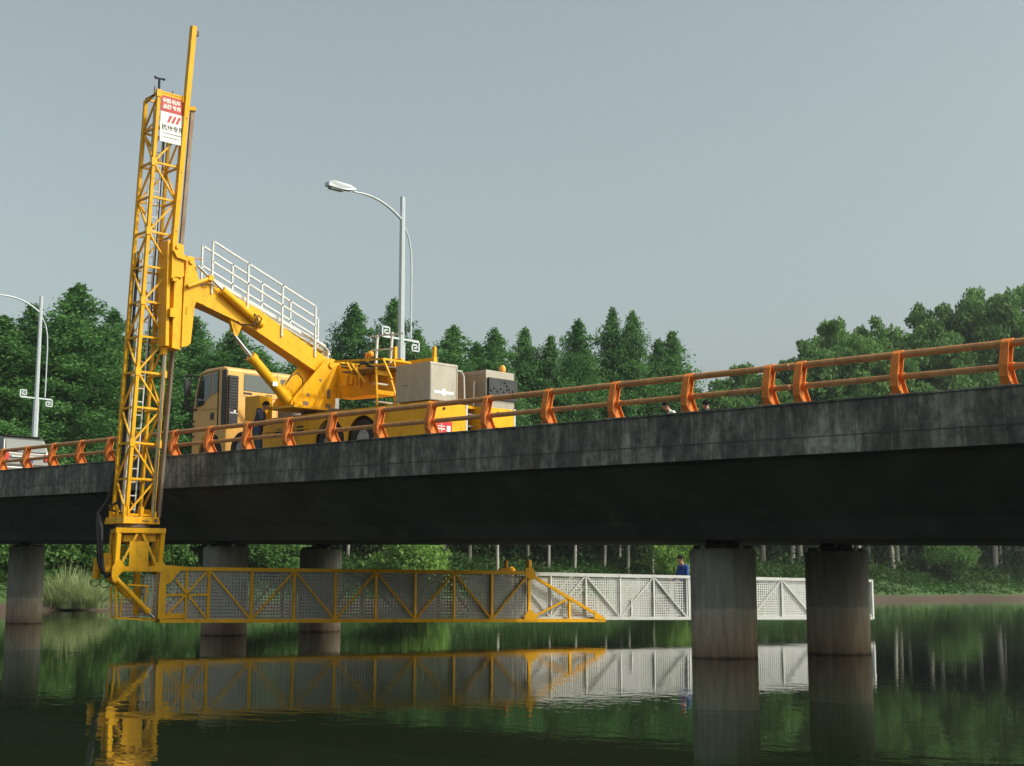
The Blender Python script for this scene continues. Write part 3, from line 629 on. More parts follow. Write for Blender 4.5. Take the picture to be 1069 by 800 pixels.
m = MB(); m.tube([(XA(3)+.09, 17.62, 3.0), (XA(7.4)+.09, 17.62, 7.4)], .035, 12); part(m, 'lift_cylinder_rod', M['chrome'], smooth=True)
m = MB(); m.tube([(XA(3)+.0, 17.84, 3.0), (XA(7.3)+.0, 17.90, 7.3)], .045, 12); part(m, 'lift_pipe', M['rust'], smooth=True)
# carriage in front of the mast
def cx(z): return XA(z+ZT(-30))
m = MB(); xx = -29.95
m.prism(P2([(17.50, 5.25), (17.82, 5.20), (17.86, 4.42), (17.80, 4.36), (17.62, 4.36), (17.50, 4.30)], xx-.28), (.32, 0, 0)); cr_ = part(m, 'carriage', Y, shear=True, bevel=.015)
m = MB(); m.prism(P2([(17.62, 4.36), (17.86, 4.36), (17.86, 2.55), (17.62, 2.58)], xx-.42), (.40, 0, 0)); m.prism(P2([(17.42, 5.28), (17.5, 5.28), (17.56, 2.62), (17.46, 2.62)], xx-.46), (.40, 0, 0)); m.build('carriage_cheek', Y, cr_, shear=True, bevel=.01)
m = MB(); m.prism(P2([(17.50, 5.0), (17.84, 4.93), (17.88, 4.80), (17.60, 4.84)], xx+.0), (.11, 0, 0)); m.bar((xx+.05, 17.52, 4.28), (xx+.05, 17.66, 4.28), .08); m.bar((xx, 17.5, 3.45), (xx, 17.66, 3.45), .1, .22); m.tube([(xx+.04, 17.63, 5.12), (xx+.09, 17.63, 5.12)], .05, 10); m.each('clamp', Y, cr_, shear=True)
m = MB(); m.box(xx-.03, xx+.0, 17.93, 17.99, 2.85, 4.2); m.build('slot', M['rust'], cr_, shear=True)
# levelling cylinder on top of the boom
m = MB(); m.tube([(-29.88, 18.95, 4.22), (-29.88, 20.13, 3.50)], .10, 16); m.tube([(-29.88, 20.05, 3.55), (-29.88, 20.18, 3.47)], .12, 16); cy = part(m, 'levelling_cylinder', Y, shear=True, smooth=True)
m = MB(); m.tube([(-29.88, 18.2, 4.74), (-29.88, 19.0, 4.19)], .035, 10); m.build('piston_rod', M['chrome'], cy, shear=True, smooth=True)
m = MB(); m.tube([(-29.76, 19.85, 3.72), (-29.74, 19.95, 3.62), (-29.72, 19.8, 3.4), (-29.9, 19.55, 3.42), (-29.96, 19.45, 3.5)], .02, 8); m.tube([(-29.76, 19.95, 3.7), (-29.7, 20.05, 3.6), (-29.75, 19.95, 3.42)], .018, 8); m.build('hose', M['black'], cy, shear=True, smooth=True)
# luffing cylinder under the boom
m = MB(); m.tube([(-30.1, 20.02, 2.64), (-30.1, 21.22, 1.58)], .135, 18); m.tube([(-30.1, 20.0, 2.66), (-30.1, 20.1, 2.57)], .15, 18); cy = part(m, 'luffing_cylinder', Y, shear=True, smooth=True)
m = MB(); m.tube([(-30.1, 19.42, 3.20), (-30.1, 20.05, 2.61)], .055, 12); m.build('piston_rod', M['chrome'], cy, shear=True, smooth=True)
m = MB(); m.prism(P2([(19.28, 3.62), (19.7, 3.48), (19.56, 3.13), (19.46, 3.13)], -30.16), (.12, 0, 0)); part(m, 'cylinder_lug', Y, shear=True)
m = MB(); m.box(-29.98, -29.94, 20.6, 20.75, 1.93, 2.05); m.build('label_plate', M['signwhite'], cy, shear=True)
m = MB(); m.tube([(-29.95, 21.0, 2.0), (-29.9, 21.15, 2.25), (-29.9, 21.35, 2.35), (-29.95, 21.55, 2.2), (-30.0, 21.6, 2.0)], .016, 8); m.build('hose', M['black'], cy, shear=True, smooth=True)
# catwalk along the boom with white rails on both sides
def seg(n0, z0, n1, z1, f): return (n0+(n1-n0)*f, z0+(z1-z0)*f)
m = MB(); wl = MB()
A0 = (18.75, 4.42); A1 = (22.6, 2.99)
m.hexa([(-30.95, A0[0], A0[1]), (-30.15, A0[0], A0[1]), (-30.15, A1[0], A1[1]), (-30.95, A1[0], A1[1]), (-30.95, A0[0], A0[1]+.05), (-30.15, A0[0], A0[1]+.05), (-30.15, A1[0], A1[1]+.05), (-30.95, A1[0], A1[1]+.05)])
for i in range(12):
    a = seg(*A0, *A1, (i+.5)/12); m.box(-30.9, -30.2, a[0]-.09, a[0]+.09, a[1]-.06, a[1]-.0)
part(m, 'catwalk', M['white'], shear=True)
def rails(x, n0, n1, off0, off1, posts, name='catwalk_rail', foot=0):
    m = MB()
    def base(nv): f = (nv-18.3)/(21.9-18.3); return 4.28-1.33*f*(21.9-18.3)/3.8
    T = lambda nv, o: (x, nv, 4.10-.381*(nv-18.7)+o)
    for o in (off0, off1): m.bar(T(n0, o), T(n1, o), .045)
    for k in range(posts):
        nv = n0+(n1-n0)*k/(posts-1); m.bar(T(nv, foot), T(nv, off0+.02), .045)
    part(m, name, M['white'], shear=True)
rails(-29.98, 18.70, 21.95, 1.37, .84, 4)
rails(-30.97, 19.0, 22.76, 1.57, 1.04, 5, foot=.5)
m = MB(); m.tube([(-30.1, 21.6, 3.5), (-30.1, 22.35, 3.2), (-30.1, 22.5, 3.08), (-30.1, 22.45, 2.8)], .03, 8); m.bar((-30.12, 18.7, 4.53), (-30.12, 22.4, 3.2), .03, .09); part(m, 'toe_board', M['white'], shear=True, smooth=False)
m = MB(); m.tube([(-30.5, 17.9, 5.05), (-30.3, 18.6, 5.02)], .015, 6); part(m, 'sensor_arm', M['amber'], shear=True)

# sign board on the mast top
def text_mesh(body, size, loc, m, parent, name, bold=0, xs=1):
    cu = bpy.data.curves.new(name, 'FONT'); cu.body = body; cu.size = size; cu.extrude = .002; cu.offset = bold
    o = bpy.data.objects.new(name, cu); COL.objects.link(o); bpy.context.view_layer.update()
    me = bpy.data.meshes.new_from_object(o.evaluated_get(bpy.context.evaluated_depsgraph_get()))
    bpy.data.objects.remove(o)
    off = root_of(parent).location
    for v in me.vertices: x, y, z = v.co; v.co = (loc[0]+z-off.x, loc[1]+x*xs-off.y, loc[2]+y-off.z)
    me.materials.clear(); me.materials.append(m)
    o = bpy.data.objects.new(name, me); COL.objects.link(o); o.parent = parent
    return o
sx = -29.885
sg = part(MB().box(sx-.02, sx, 17.02, 17.70, 12.28, 13.50), 'sign_board', M['signwhite'])
MB().box(sx+.001, sx+.006, 17.02, 17.70, 13.06, 13.50).build('red_band', M['signred'], sg)
text_mesh('中国·杭州', .125, (sx+.009, 17.05, 13.30), M['signwhite'], sg, 'lettering', .003, .95)
text_mesh('品牌·专用', .125, (sx+.009, 17.07, 13.15), M['signwhite'], sg, 'lettering', .003, .95)
lg = MB()
for k in range(3): y0 = 17.20+k*.12; lg.prism([(sx+.001, y0, 12.80), (sx+.001, y0+.07, 12.80), (sx+.001, y0+.15, 12.99), (sx+.001, y0+.08, 12.99)], (.006, 0, 0))
lg.build('logo_stripes', M['signred'], sg)
text_mesh('杭州专用', .16, (sx+.004, 17.05, 12.60), M['ink'], sg, 'lettering', .002, 1)
lb = MB(); lb.box(sx+.001, sx+.005, 17.09, 17.62, 12.50, 12.515); lb.box(sx+.001, sx+.005, 17.12, 17.58, 12.40, 12.415)
lb.each('fine_print', M['ink'], sg)
m = MB(); m.tube([(XA(13.6), 16.95, 13.55), (XA(13.6), 16.95, 13.85)], .03, 8); m.bar((XA(13.6), 16.85, 13.86), (XA(13.6), 17.06, 13.88), .04); m.sphere((XA(13.6), 16.84, 13.88), .035, 8, 6); m.sphere((XA(13.6), 17.08, 13.88), .035, 8, 6); part(m, 'anemometer', M['navy'])
m = MB(); m.tube([(XA(13.6)-.25, 16.97, 13.5), (XA(13.6)-.25, 16.97, 13.75)], .018, 8); m.tube([(XA(13.6)-.2, 17.45, 13.5), (XA(13.6)-.2, 17.45, 13.72)], .018, 8); each_part(m, 'mast_stub', M['rust'])

# mast foot: flanged plate and slewing ring
xm, ym = XA(2.9)-MW/2, (MN0+MN1)/2
m = MB(); m.hexa([(xm-.48, ym-.52, 2.83), (xm+.44, ym-.50, 2.83), (xm+.44, ym+.50, 2.83), (xm-.48, ym+.50, 2.83), (xm-.45, ym-.48, 3.0), (xm+.42, ym-.47, 3.0), (xm+.42, ym+.48, 3.0), (xm-.45, ym+.48, 3.0)])
mf = part(m, 'mast_foot', Y, bevel=.008)
m = MB(); m.box(xm+.43, xm+.452, ym+.02, ym+.20, 2.90, 2.915); m.tube([(xm+.43, ym+.38, 2.92), (xm+.455, ym+.38, 2.92)], .05, 12); m.build('slot_mark', M['rust'], mf)
m = MB()
for a in (-.35, 0, .33): m.prism([(xm+.40, ym+a-.02, 3.0), (xm+.25, ym+a-.02, 3.0), (xm+.40, ym+a-.02, 3.28)], (0, .04, 0)); m.prism([(xm+a, ym-.46, 3.0), (xm+a, ym-.3, 3.0), (xm+a, ym-.46, 3.3)], (.04, 0, 0))
m.tube([(xm+.2, ym+.1, 3.0), (xm+.2, ym+.1, 3.25)], .07, 10); m.tube([(xm+.1, ym+.3, 3.0), (xm+.1, ym+.3, 3.2)], .09, 10)
m.each('foot_gusset', Y, mf)
m = MB(); m.tube([(xm, ym, 2.74), (xm, ym, 2.83)], .42, 28); part(m, 'lower_slewing_ring', M['rust'], smooth=True)
m = MB(); m.tube([(xm+.3, ym-.15, 3.12), (xm+.1, ym-.35, 3.08), (xm-.3, ym-.5, 3.2), (xm-.2, ym-.3, 3.4)], .03, 8); each_part(m, 'hydraulic_hose', M['black'], smooth=True)

# turntable frame and platform are aligned on the line d with sideways axis l
D2 = Vector((.38106, .92455, 0)); L2 = Vector((-.92455, .38106, 0)); S0 = Vector((-30.19, 17.62, 0))
def Q(s_, l_, z): p = S0+D2*s_+L2*l_; return (p.x, p.y, z)
def qb(mb, s0, s1, l0, l1, z0, z1):
    return mb.hexa([Q(s0, l0, z0), Q(s1, l0, z0), Q(s1, l1, z0), Q(s0, l1, z0), Q(s0, l0, z1), Q(s1, l0, z1), Q(s1, l1, z1), Q(s0, l1, z1)])
def qbar(mb, a, b_, w_, h_=None): return mb.bar(Q(*a), Q(*b_), w_, h_ or w_)
LW = 1.2
m = MB()
for l in (0, LW):
    qb(m, -1.05, .12, l-.05, l+.05, 2.60, 2.72); qb(m, -.95, .05, l-.05, l+.05, 1.68, 1.80)
    qbar(m, (-.99, l, 2.6), (-1.02, l, 1.68), .11, .10); qbar(m, (.05, l, 2.6), (.0, l, 1.75), .10, .09)
    qbar(m, (-.55, l, 2.58), (-.90, l, 1.85), .055); qbar(m, (-.42, l, 2.58), (-.08, l, 1.85), .055)
for s_ in (-1.0, .07):
    qb(m, s_-.05, s_+.05, .051, LW-.051, 2.605, 2.715); qb(m, s_-.06, s_+.04, .051, LW-.051, 1.69, 1.79)
    qbar(m, (s_, .2, 2.6), (s_, .6, 1.8), .045); qbar(m, (s_, 1.0, 2.6), (s_, .6, 1.8), .045)
tf = part(m, 'turntable_frame', Y)
m = MB()
for l in (-.07, LW+.055):
    m.prism([Q(s_, l, z) for s_, z in ((-1.12, 1.60), (-1.1, 1.80), (-1.0, 1.95), (-.93, 1.95), (-.82, 1.82), (-.80, 1.70), (-.88, 1.66), (-.95, 1.58), (-.95, 1.46), (-1.02, 1.42), (-1.09, 1.46))], L2*.015)
    m.prism([Q(s_, l, z) for s_, z in ((-.14, 1.80), (-.05, 1.90), (.05, 1.92), (.16, 1.82), (.18, 1.74), (.10, 1.66), (-.14, 1.68))], L2*.015)
m.each('hinge_gusset', Y, tf)
m = MB(); qb(m, -.72, -.27, -.02, .0, 1.80, 2.40); m.build('cover_panel', Y, tf)
m = MB(); qb(m, -.85, -.1, .1, 1.1, 2.40, 2.55); m.build('top_plate', Y, tf)
for l in (-.02, LW+.02):
    m = MB(); m.tube([Q(-.98, l, 1.48), Q(-.22, l, .72)], .065, 14); m.tube([Q(-.27, l, .77), Q(-.20, l, .70)], .08, 14); c_ = part(m, 'tilt_cylinder', Y, smooth=True)
    m = MB(); m.tube([Q(-.22, l, .72), Q(-.08, l, .58)], .035, 10); m.build('piston_rod', M['chrome'], c_, smooth=True)
m = MB(); qb(m, -1.3, -1.06, .55, 1.1, 1.66, 2.12); vb = part(m, 'hydraulic_box', Y, bevel=.01)
m = MB(); m.tube([Q(-1.34, .9, 2.0), Q(-1.38, .9, 1.5)], [.11, .09], 12); m.build('motor', Y, vb, smooth=True)
m = MB()
for pts in ([Vector((XA(4.2)-.65, 16.95, 4.3)), Vector((XA(3.5)-.68, 16.93, 3.6)), Vector((xm-.62, ym-.6, 3.1)), Vector(Q(-1.36, .35, 2.75)), Vector(Q(-1.33, .38, 2.2)), Vector(Q(-1.28, .4, 1.75)), Vector(Q(-1.2, .4, 1.55)), Vector(Q(-1.0, .5, 1.65))],
            [Vector((XA(4.0)-.70, 16.9, 4.1)), Vector((XA(3.5)-.72, 16.85, 3.5)), Vector((xm-.72, ym-.55, 3.0)), Vector(Q(-1.42, .4, 2.6)), Vector(Q(-1.38, .42, 1.9)), Vector(Q(-1.25, .5, 1.62))]):
    m.tube(pts, .045, 10)
each_part(m, 'hose_bundle', M['black'], smooth=True)
m = MB()
for c0 in ((-1.45, .4, 1.45), (-.98, .3, 1.5), (-1.2, .6, 1.42)): m.tube([Q(c0[0]+.12*math.cos(t), c0[1], c0[2]+.13*math.sin(t)) for t in np.linspace(-3.4, .2, 10)], .012, 6)
each_part(m, 'hydraulic_hose', M['black'], smooth=True)
# end basket behind the cylinder
m = MB()
for l in (.08, LW-.08):
    qbar(m, (-1.0, l, 1.33), (-1.0+.05, l, .60), .04); qbar(m, (-.87, l, .62), (-.82, l, 1.15), .035); qbar(m, (-.25, l, 1.33), (-.30, l, .95), .035)
    qbar(m, (-.97, l, .58), (-.05, l, .52), .045); qbar(m, (-.7, l, 1.37), (-.22, l, 1.33), .04)
for s_, z in ((-.97, .58), (-.05, .52), (-.7, 1.37)): qbar(m, (s_, .08, z), (s_, LW-.08, z), .035)
qbar(m, (-.38, LW-.1, 1.7), (-.38, LW-.1, .55), .12)
part(m, 'end_basket_frame', Y)
def perforated(mb, s0, s1, l, zA, zB, pitch=.078, bw=.032, zslope=0):
    k = int((s1-s0)/pitch)
    for i in range(k+1):
        s_ = s0+(s1-s0)*i/k
        qb(mb, s_-bw/2, s_+bw/2, l-.0015, l+.0015, zA+zslope*s_, zB+zslope*s_)
    k2 = int((zB-zA)/pitch)
    for j in range(k2+1):
        z = zA+(zB-zA)*j/k2
        mb.hexa([Q(s0, l-.003, z-bw/2+zslope*s0), Q(s1, l-.003, z-bw/2+zslope*s1), Q(s1, l+.003, z-bw/2+zslope*s1), Q(s0, l+.003, z-bw/2+zslope*s0),
                 Q(s0, l-.003, z+bw/2+zslope*s0), Q(s1, l-.003, z+bw/2+zslope*s1), Q(s1, l+.003, z+bw/2+zslope*s1), Q(s0, l+.003, z+bw/2+zslope*s0)])
for a_ in ((-.3, 0, LW-.1, .6, 1.6), (-.3, .05, .12, .62, 1.58), (-.95, -.36, LW-.1, .62, 1.0)):
    m = MB(); perforated(m, *a_); part(m, 'mesh_panel', M['mesh'])
m = MB(); qb(m, -.85, -.1, .1, LW-.1, .60, .62); part(m, 'basket_floor', M['mesh'])

# outer (yellow) platform truss
SL = -.007
zB, zT_ = .50, 1.75
m = MB(); dg = MB(); posts = [.13, 1.2]+[1.2+1.061*k for k in range(1, 9)]
for l in (0, LW):
    for s0, s1 in ((.05, 9.69),):
        qbar(m, (s0, l, zT_+SL*s0), (s1, l, zT_+SL*s1), .08, .09)
        qbar(m, (s0, l, zB+SL*s0), (s1+2.25, l, zB+SL*(s1+2.25)-.01), .08, .09)
    for s_ in posts:
        w_ = .10 if s_ > 9 else .065
        qbar(dg, (s_, l, zB+.04+SL*s_), (s_, l, zT_-.04+SL*s_), w_, .05)
    dn = True
    for a, b_ in zip(posts[1:], posts[2:]):
        z0, z1 = (zT_-.05, zB+.05) if dn else (zB+.05, zT_-.05)
        qbar(dg, (a+.03, l, z0+SL*a), (b_-.03, l, z1+SL*b_), .055, .045); dn = not dn
    qbar(dg, (.16, l, zB+.08), (1.14, l, zT_-.08), .05, .045); qbar(dg, (.42, l, zT_-.28), (1.14, l, zB+.08), .05, .045)
    qbar(dg, (.66, l, zB+.04), (.66, l, zT_-.04), .05); qbar(dg, (.16, l, 1.12), (1.18, l, 1.12), .05)
    qbar(dg, (9.75, l, 1.62), (11.85, l, .47), .09, .08); qbar(dg, (9.78, l, .50), (10.85, l, 1.0), .06, .05); qbar(dg, (10.87, l, .98), (10.87, l, .47), .075, .05)
for s_ in posts[::2]+[11.85]:
    qbar(m, (s_, .04, zB-.03+SL*s_), (s_, LW-.04, zB-.03+SL*s_), .06)
oy = part(m, 'outer_truss', Y); dg.build('truss_web', Y, oy)
m = MB()
for l in (-.055, LW+.04):
    for pg in (((.0, .55), (.0, 1.35), (.05, 1.80), (.2, 1.83), (.62, 1.80), (.42, 1.62), (.30, 1.44), (.17, 1.36), (.17, .66), (.22, .55)),
               ((9.55, 1.60), (9.6, 1.80), (9.7, 1.88), (9.8, 1.80), (9.88, 1.58), (9.72, 1.48)), ((9.52, .42), (9.56, .58), (9.66, .70), (9.76, .70), (9.88, .56), (9.94, .42)), ((11.6, .44), (11.6, .66), (11.92, .47), (11.92, .41))):
        m.prism([Q(a, l, b_) for a, b_ in pg], L2*.015)
m.each('end_plate', Y, oy)
m = MB(); m.bar(Q(9.7, 0, 1.7), Q(9.7, 0, 2.02), .11, .09); m.build('end_post', Y, oy)
m = MB(); qb(m, 8.85, 9.2, -.05, .08, 1.735, 1.80); m.tube([Q(9.03, .0, 1.8), Q(9.03, 0, 2.0)], .06, 12); part(m, 'warning_beacon', M['amber'], smooth=True)
for l in (.05, LW-.05):
    m = MB(); perforated(m, .18, 9.6, l, zB+.06, zT_-.04, zslope=SL); part(m, 'mesh_panel', M['mesh'])
m = MB(); m.hexa([Q(.1, .06, zB+.01), Q(9.6, .06, zB-.05), Q(9.6, LW-.06, zB-.05), Q(.1, LW-.06, zB+.01), Q(.1, .06, zB+.03), Q(9.6, .06, zB-.03), Q(9.6, LW-.06, zB-.03), Q(.1, LW-.06, zB+.03)]); part(m, 'platform_floor', M['mesh'])
m = MB(); qb(m, .2, .65, -.02, .0, .56, .68); m.each('kick_plate', Y, oy)
# inner (white) telescopic truss
WL0, WL1 = .12, LW-.12
def zt2(s_): return 1.665-.0165*(s_-9.7)
def zb2(s_): return .475-.0075*(s_-9.7)
m = MB(); dg = MB(); sE = 20.8; s00 = 8.3
for l in (WL0, WL1):
    qbar(m, (s00, l, zt2(s00)), (sE, l, zt2(sE)), .07, .08); qbar(m, (s00, l, zb2(s00)), (sE, l, zb2(sE)), .07, .08)
    ws = [10.38+1.04*k for k in range(-1, 11)]
    for k, s_ in enumerate(ws): qbar(dg, (s_, l, zb2(s_)+.04), (s_, l, zt2(s_)-.04), .045, .04) if s_ < sE else None
    up = True
    for k, (a, b_) in enumerate(zip(ws, ws[1:])):
        if b_ > sE: break
        if k % 2 == 1: qbar(dg, (a+.03, l, zb2(a)+.05), (b_-.03, l, zt2(b_)-.05), .045, .035)
        else: qbar(dg, (a+.03, l, zt2(a)-.05), (b_-.03, l, zb2(b_)+.05), .045, .035)
    qbar(dg, (sE, l, zb2(sE)-.03), (sE, l, zt2(sE)+.03), .07)
    qbar(dg, (14.6, l, zb2(14.6)), (14.6, l, zt2(14.6)), .05); qbar(dg, (12.8, l, .52), (12.8, l, .98), .04)
for s_ in (20.8, 18.7, 16.6, 14.6, 12.5, 10.4):
    qbar(m, (s_, WL0, zb2(s_)-.02), (s_, WL1, zb2(s_)-.02), .06)
qbar(m, (sE, WL0, zt2(sE)), (sE, WL1, zt2(sE)), .06); qbar(m, (sE, WL0, 1.0), (sE, WL1, 1.0), .04)
oi_ = part(m, 'inner_truss', M['white'], label='white telescopic inner truss of the platform'); dg.build('truss_web', M['white'], oi_)
for l in (WL0+.04, WL1-.04):
    m = MB(); perforated(m, s00, sE-.04, l, .54, 1.66, pitch=.068, bw=.024, zslope=-.0105); part(m, 'mesh_panel', M['white'])
m = MB(); m.hexa([Q(s00, WL0, .46), Q(sE, WL0, .37), Q(sE, WL1, .37), Q(s00, WL1, .46), Q(s00, WL0, .48), Q(sE, WL0, .39), Q(sE, WL1, .39), Q(s00, WL1, .48)]); part(m, 'platform_floor', M['white'])
m = MB(); qbar(m, (10.9, .55, .48), (11.6, .55, 1.35), .04); qbar(m, (13.2, .6, 1.0), (14.4, .6, 1.08), .045); qbar(m, (15.0, .6, .95), (15.8, .6, 1.05), .045); qbar(m, (12.0, .6, .48), (12.0, .6, 1.1), .04)
part(m, 'folding_rail', M['white'])

# ------------------------------------------------------------------ silver van
vn = empty('parked_van', (-48.8, 21.8, ZT(-48.8)-.05), 'silver passenger van with dark rear window behind the orange railing', 'van')
y0, y1 = 20.93, 22.69
vp = [(-46.62, .30), (-46.58, .62), (-46.62, 1.0), (-46.85, 1.52), (-47.0, 1.60), (-48.2, 1.63), (-49.6, 1.58), (-50.35, 1.08), (-51.1, .92), (-51.3, .7), (-51.3, .3), (-50.9, .22), (-47.0, .22)]
m = MB(); N_ = len(vp)
def vin(z): return .0 if z < .95 else .13*(z-.95)/.65
vsx = [(a, y0+vin(b_), b_) for a, b_ in vp]+[(a, y1-vin(b_), b_) for a, b_ in vp]
m.add(vsx, [tuple(range(N_-1, -1, -1)), tuple(range(N_, 2*N_))]+[(i, (i+1) % N_, N_+(i+1) % N_, N_+i) for i in range(N_)])
body = m.build('body', M['silver'], vn, shear=True, bevel=.05)
m = MB(); m.hexa([(-46.62, y0+.12, 1.06), (-46.59, y0+.12, 1.06), (-46.59, y1-.12, 1.06), (-46.62, y1-.12, 1.06), (-46.83, y0+.2, 1.49), (-46.79, y0+.2, 1.49), (-46.79, y1-.2, 1.49), (-46.83, y1-.2, 1.49)]); m.build('rear_window', M['glass'], body, shear=True)
m = MB()
for yy, dy in ((y0-.004+.06, 1), (y1-.08, 1)): m.prism([(a, yy, b_) for a, b_ in ((-47.1, 1.08), (-47.25, 1.5), (-48.3, 1.53), (-49.5, 1.46), (-50.0, 1.08))], (0, .06, 0)) if False else None
m.hexa([(-50.0, y0+.005, 1.07), (-47.1, y0+.005, 1.07), (-47.1, y0+.04, 1.07), (-50.0, y0+.04, 1.07), (-49.4, y0+.09, 1.48), (-47.2, y0+.09, 1.48), (-47.2, y0+.13, 1.48), (-49.4, y0+.13, 1.48)])
m.build('side_glass', M['glass'], body, shear=True)
for yy in (y0+.01, y1-.22):
    m = MB(); m.box(-46.62, -46.53, yy, yy+.21, .76, 1.0); m.build('tail_light', M['red'], body, shear=True)
m = MB(); m.box(-46.58, -46.535, 21.6, 22.02, .66, .78); m.build('number_plate', M['blue'], body, shear=True)
m = MB(); m.box(-46.6, -46.52, y0+.3, y1-.3, .86, .90); m.build('chrome_strip', M['chrome'], body, shear=True)
m = MB(); m.box(-46.62, -46.5, y0+.02, y1-.02, .3, .52); m.build('bumper', M['silver'], body, shear=True, bevel=.03)
m = MB(); m.box(-50.8, -46.9, 21.1, 22.5, 1.625, 1.64); m.build('roof_panel', M['dark'], body, shear=True)
for xw in (-47.6, -50.4):
    for yy in (y0+.02, y1-.22):
        m = MB(); m.tube([(xw, yy, .29), (xw, yy+.2, .29)], .33, 24); wv = m.build('wheel', M['black'], vn, shear=True)
        m = MB(); m.tube([(xw, yy-.01, .29), (xw, yy+.21, .29)], .2, 16); m.build('rim', M['rim'], wv, shear=True)

# ------------------------------------------------------------------ people
def person(loc, heading, label, top, trousers, height=1.7, lean=0, head_down=0, arms='phone', hood=False, knee=0):
    """one continuous body (tapered limbs fused by a voxel remesh), hair a child; local +x is forward"""
    k = height/1.7
    B = []                                                   # (p, q, r0, r1, material index)
    ca, sa = math.cos(lean), math.sin(lean)
    hipz = .90-knee*.22
    def up(x, y, z):                                         # upper-body point, leaned forward about the hips
        dz = z-.90; return Vector((x*ca+dz*sa-lean*.12, y, hipz+dz*ca-x*sa))
    C_ = lambda a, b_, r0, r1, mi: B.append((Vector(a), Vector(b_), r0, r1, mi))
    C_(up(0, -.07, .92), up(0, .07, .92), .125, .125, 2)
    C_(up(0, 0, .95), up(0, 0, 1.18), .135, .14, 1); C_(up(0, -.06, 1.16), up(0, -.08, 1.34), .12, .10, 1); C_(up(0, .06, 1.16), up(0, .08, 1.34), .12, .10, 1)
    C_(up(-.01, -.15, 1.38), up(-.01, .15, 1.38), .068, .068, 1); C_(up(-.01, 0, 1.38), up(.0, 0, 1.44), .075, .06, 1)
    hd_a = lean*.5+head_down
    nb_ = up(0, 0, 1.42); hx, hz = math.sin(hd_a), math.cos(hd_a)
    nt_ = nb_+Vector((hx*.08+.01, 0, hz*.08)); C_(nb_, nt_, .055, .052, 0)
    def H(x, y, z): return nt_+Vector((x*hz+z*hx, y, z*hz-x*hx))
    for s_ in (-1, 1):
        hip = Vector((-.0-lean*.12, s_*.09, hipz-.04)); kn = Vector((.03+knee*.25, s_*.10, hipz*.53)); an = Vector((-.03+.0, s_*.10, .09))
        C_(hip, kn, .092, .062, 2); C_(kn, an, .06, .042, 2); C_(an+Vector((-.03, 0, -.03)), an+Vector((.15, s_*.01, -.055)), .045, .035, 3)
        sh = up(-.01, s_*.185, 1.37)
        if arms == 'phone': el = up(.04, s_*.225, 1.09); wr = up(.24, s_*.10, 1.14)
        elif arms == 'rail': el = up(.06, s_*.24, 1.10); wr = up(.28, s_*.17, 1.02)
        else: el = sh+Vector((.03, s_*.03, -.28)); wr = el+Vector((.07, 0, -.24))
        C_(sh, el, .055, .043, 1); C_(el, wr, .042, .032, 1)
        fd = (wr-el).normalized(); pm = wr+fd*.075; C_(wr, pm, .027, .033, 0)
        side = fd.cross(Vector((0, 0, 1))); side = side.normalized() if side.length > .1 else Vector((0, 1, 0)); nrm = side.cross(fd)
        for i, ln in enumerate((.062, .072, .068, .052)):
            b0 = pm+side*(-.027+.018*i); m1 = b0+fd*ln*.6-nrm*.012; C_(b0, m1, .0095, .009, 0); C_(m1, m1+fd*ln*.35-nrm*.028, .009, .008, 0)
        t0 = wr+fd*.03-side*.025*s_; t1 = t0+fd*.035-side*.025*s_-nrm*.015; C_(t0, t1, .011, .01, 0); C_(t1, t1+fd*.03-nrm*.01, .01, .009, 0)
    mb = MB()
    def cap(p, q, r0, r1, nn=12):
        d_ = (q-p); ln = max(d_.length, 1e-4); d_ = d_/ln; pts = []; rr = []
        for t in (-1, -.7, -.35, 0): pts.append(p+d_*r0*t); rr.append(max(r0*math.sqrt(max(0, 1-t*t)), r0*.05))
        for t in (0, .35, .7, 1): pts.append(q+d_*r1*t); rr.append(max(r1*math.sqrt(max(0, 1-t*t)), r1*.05))
        mb.tube(pts, rr, nn)
    for p, q, r0, r1, mi in B: cap(p, q, r0, r1)
    def hs_(c, r): 
        i0 = len(mb.v); mb.sphere((0, 0, 0), r, 20, 14)
        for i in range(i0, len(mb.v)): v = mb.v[i]; mb.v[i] = tuple(H(v[0]+c[0], v[1]+c[1], v[2]+c[2]))
    hs_((.005, 0, .115), (.095, .075, .105)); hs_((.03, 0, .06), (.062, .055, .065)); hs_((.10, 0, .095), (.022, .013, .026)); hs_((.085, 0, .052), (.018, .026, .010))
    hs_((0, .077, .10), (.018, .01, .03)); hs_((0, -.077, .10), (.018, .01, .03))
    hs_((.083, 0, .132), (.018, .05, .008))
    if hood:
        c = up(-.085, 0, 1.44); mb.sphere(c, (.07, .10, .06), 16, 10); B.append((Vector(c)-Vector((.03, .03, 0)), Vector(c)+Vector((0, .03, 0)), .07, .07, 1))
    me = bpy.data.meshes.new('body'); me.from_pydata([tuple(Vector(v)*k) for v in mb.v], [], mb.f)
    tmp = bpy.data.objects.new('person', me); COL.objects.link(tmp)
    rm = tmp.modifiers.new('r', 'REMESH'); rm.mode = 'VOXEL'; rm.voxel_size = .0105
    sm = tmp.modifiers.new('s', 'SMOOTH'); sm.factor = .5; sm.iterations = 2
    bpy.context.view_layer.update()
    me2 = bpy.data.meshes.new_from_object(tmp.evaluated_get(bpy.context.evaluated_depsgraph_get()))
    bpy.data.objects.remove(tmp); me2.shade_smooth()
    me2.materials.clear()
    for mm in (M['skin'], top, trousers, M['black'], M['ink']): me2.materials.append(mm)
    co = np.empty(len(me2.vertices)*3); me2.vertices.foreach_get('co', co); co = co.reshape(-1, 3)/k
    ce = np.array([co[list(p.vertices)].mean(0) for p in me2.polygons])
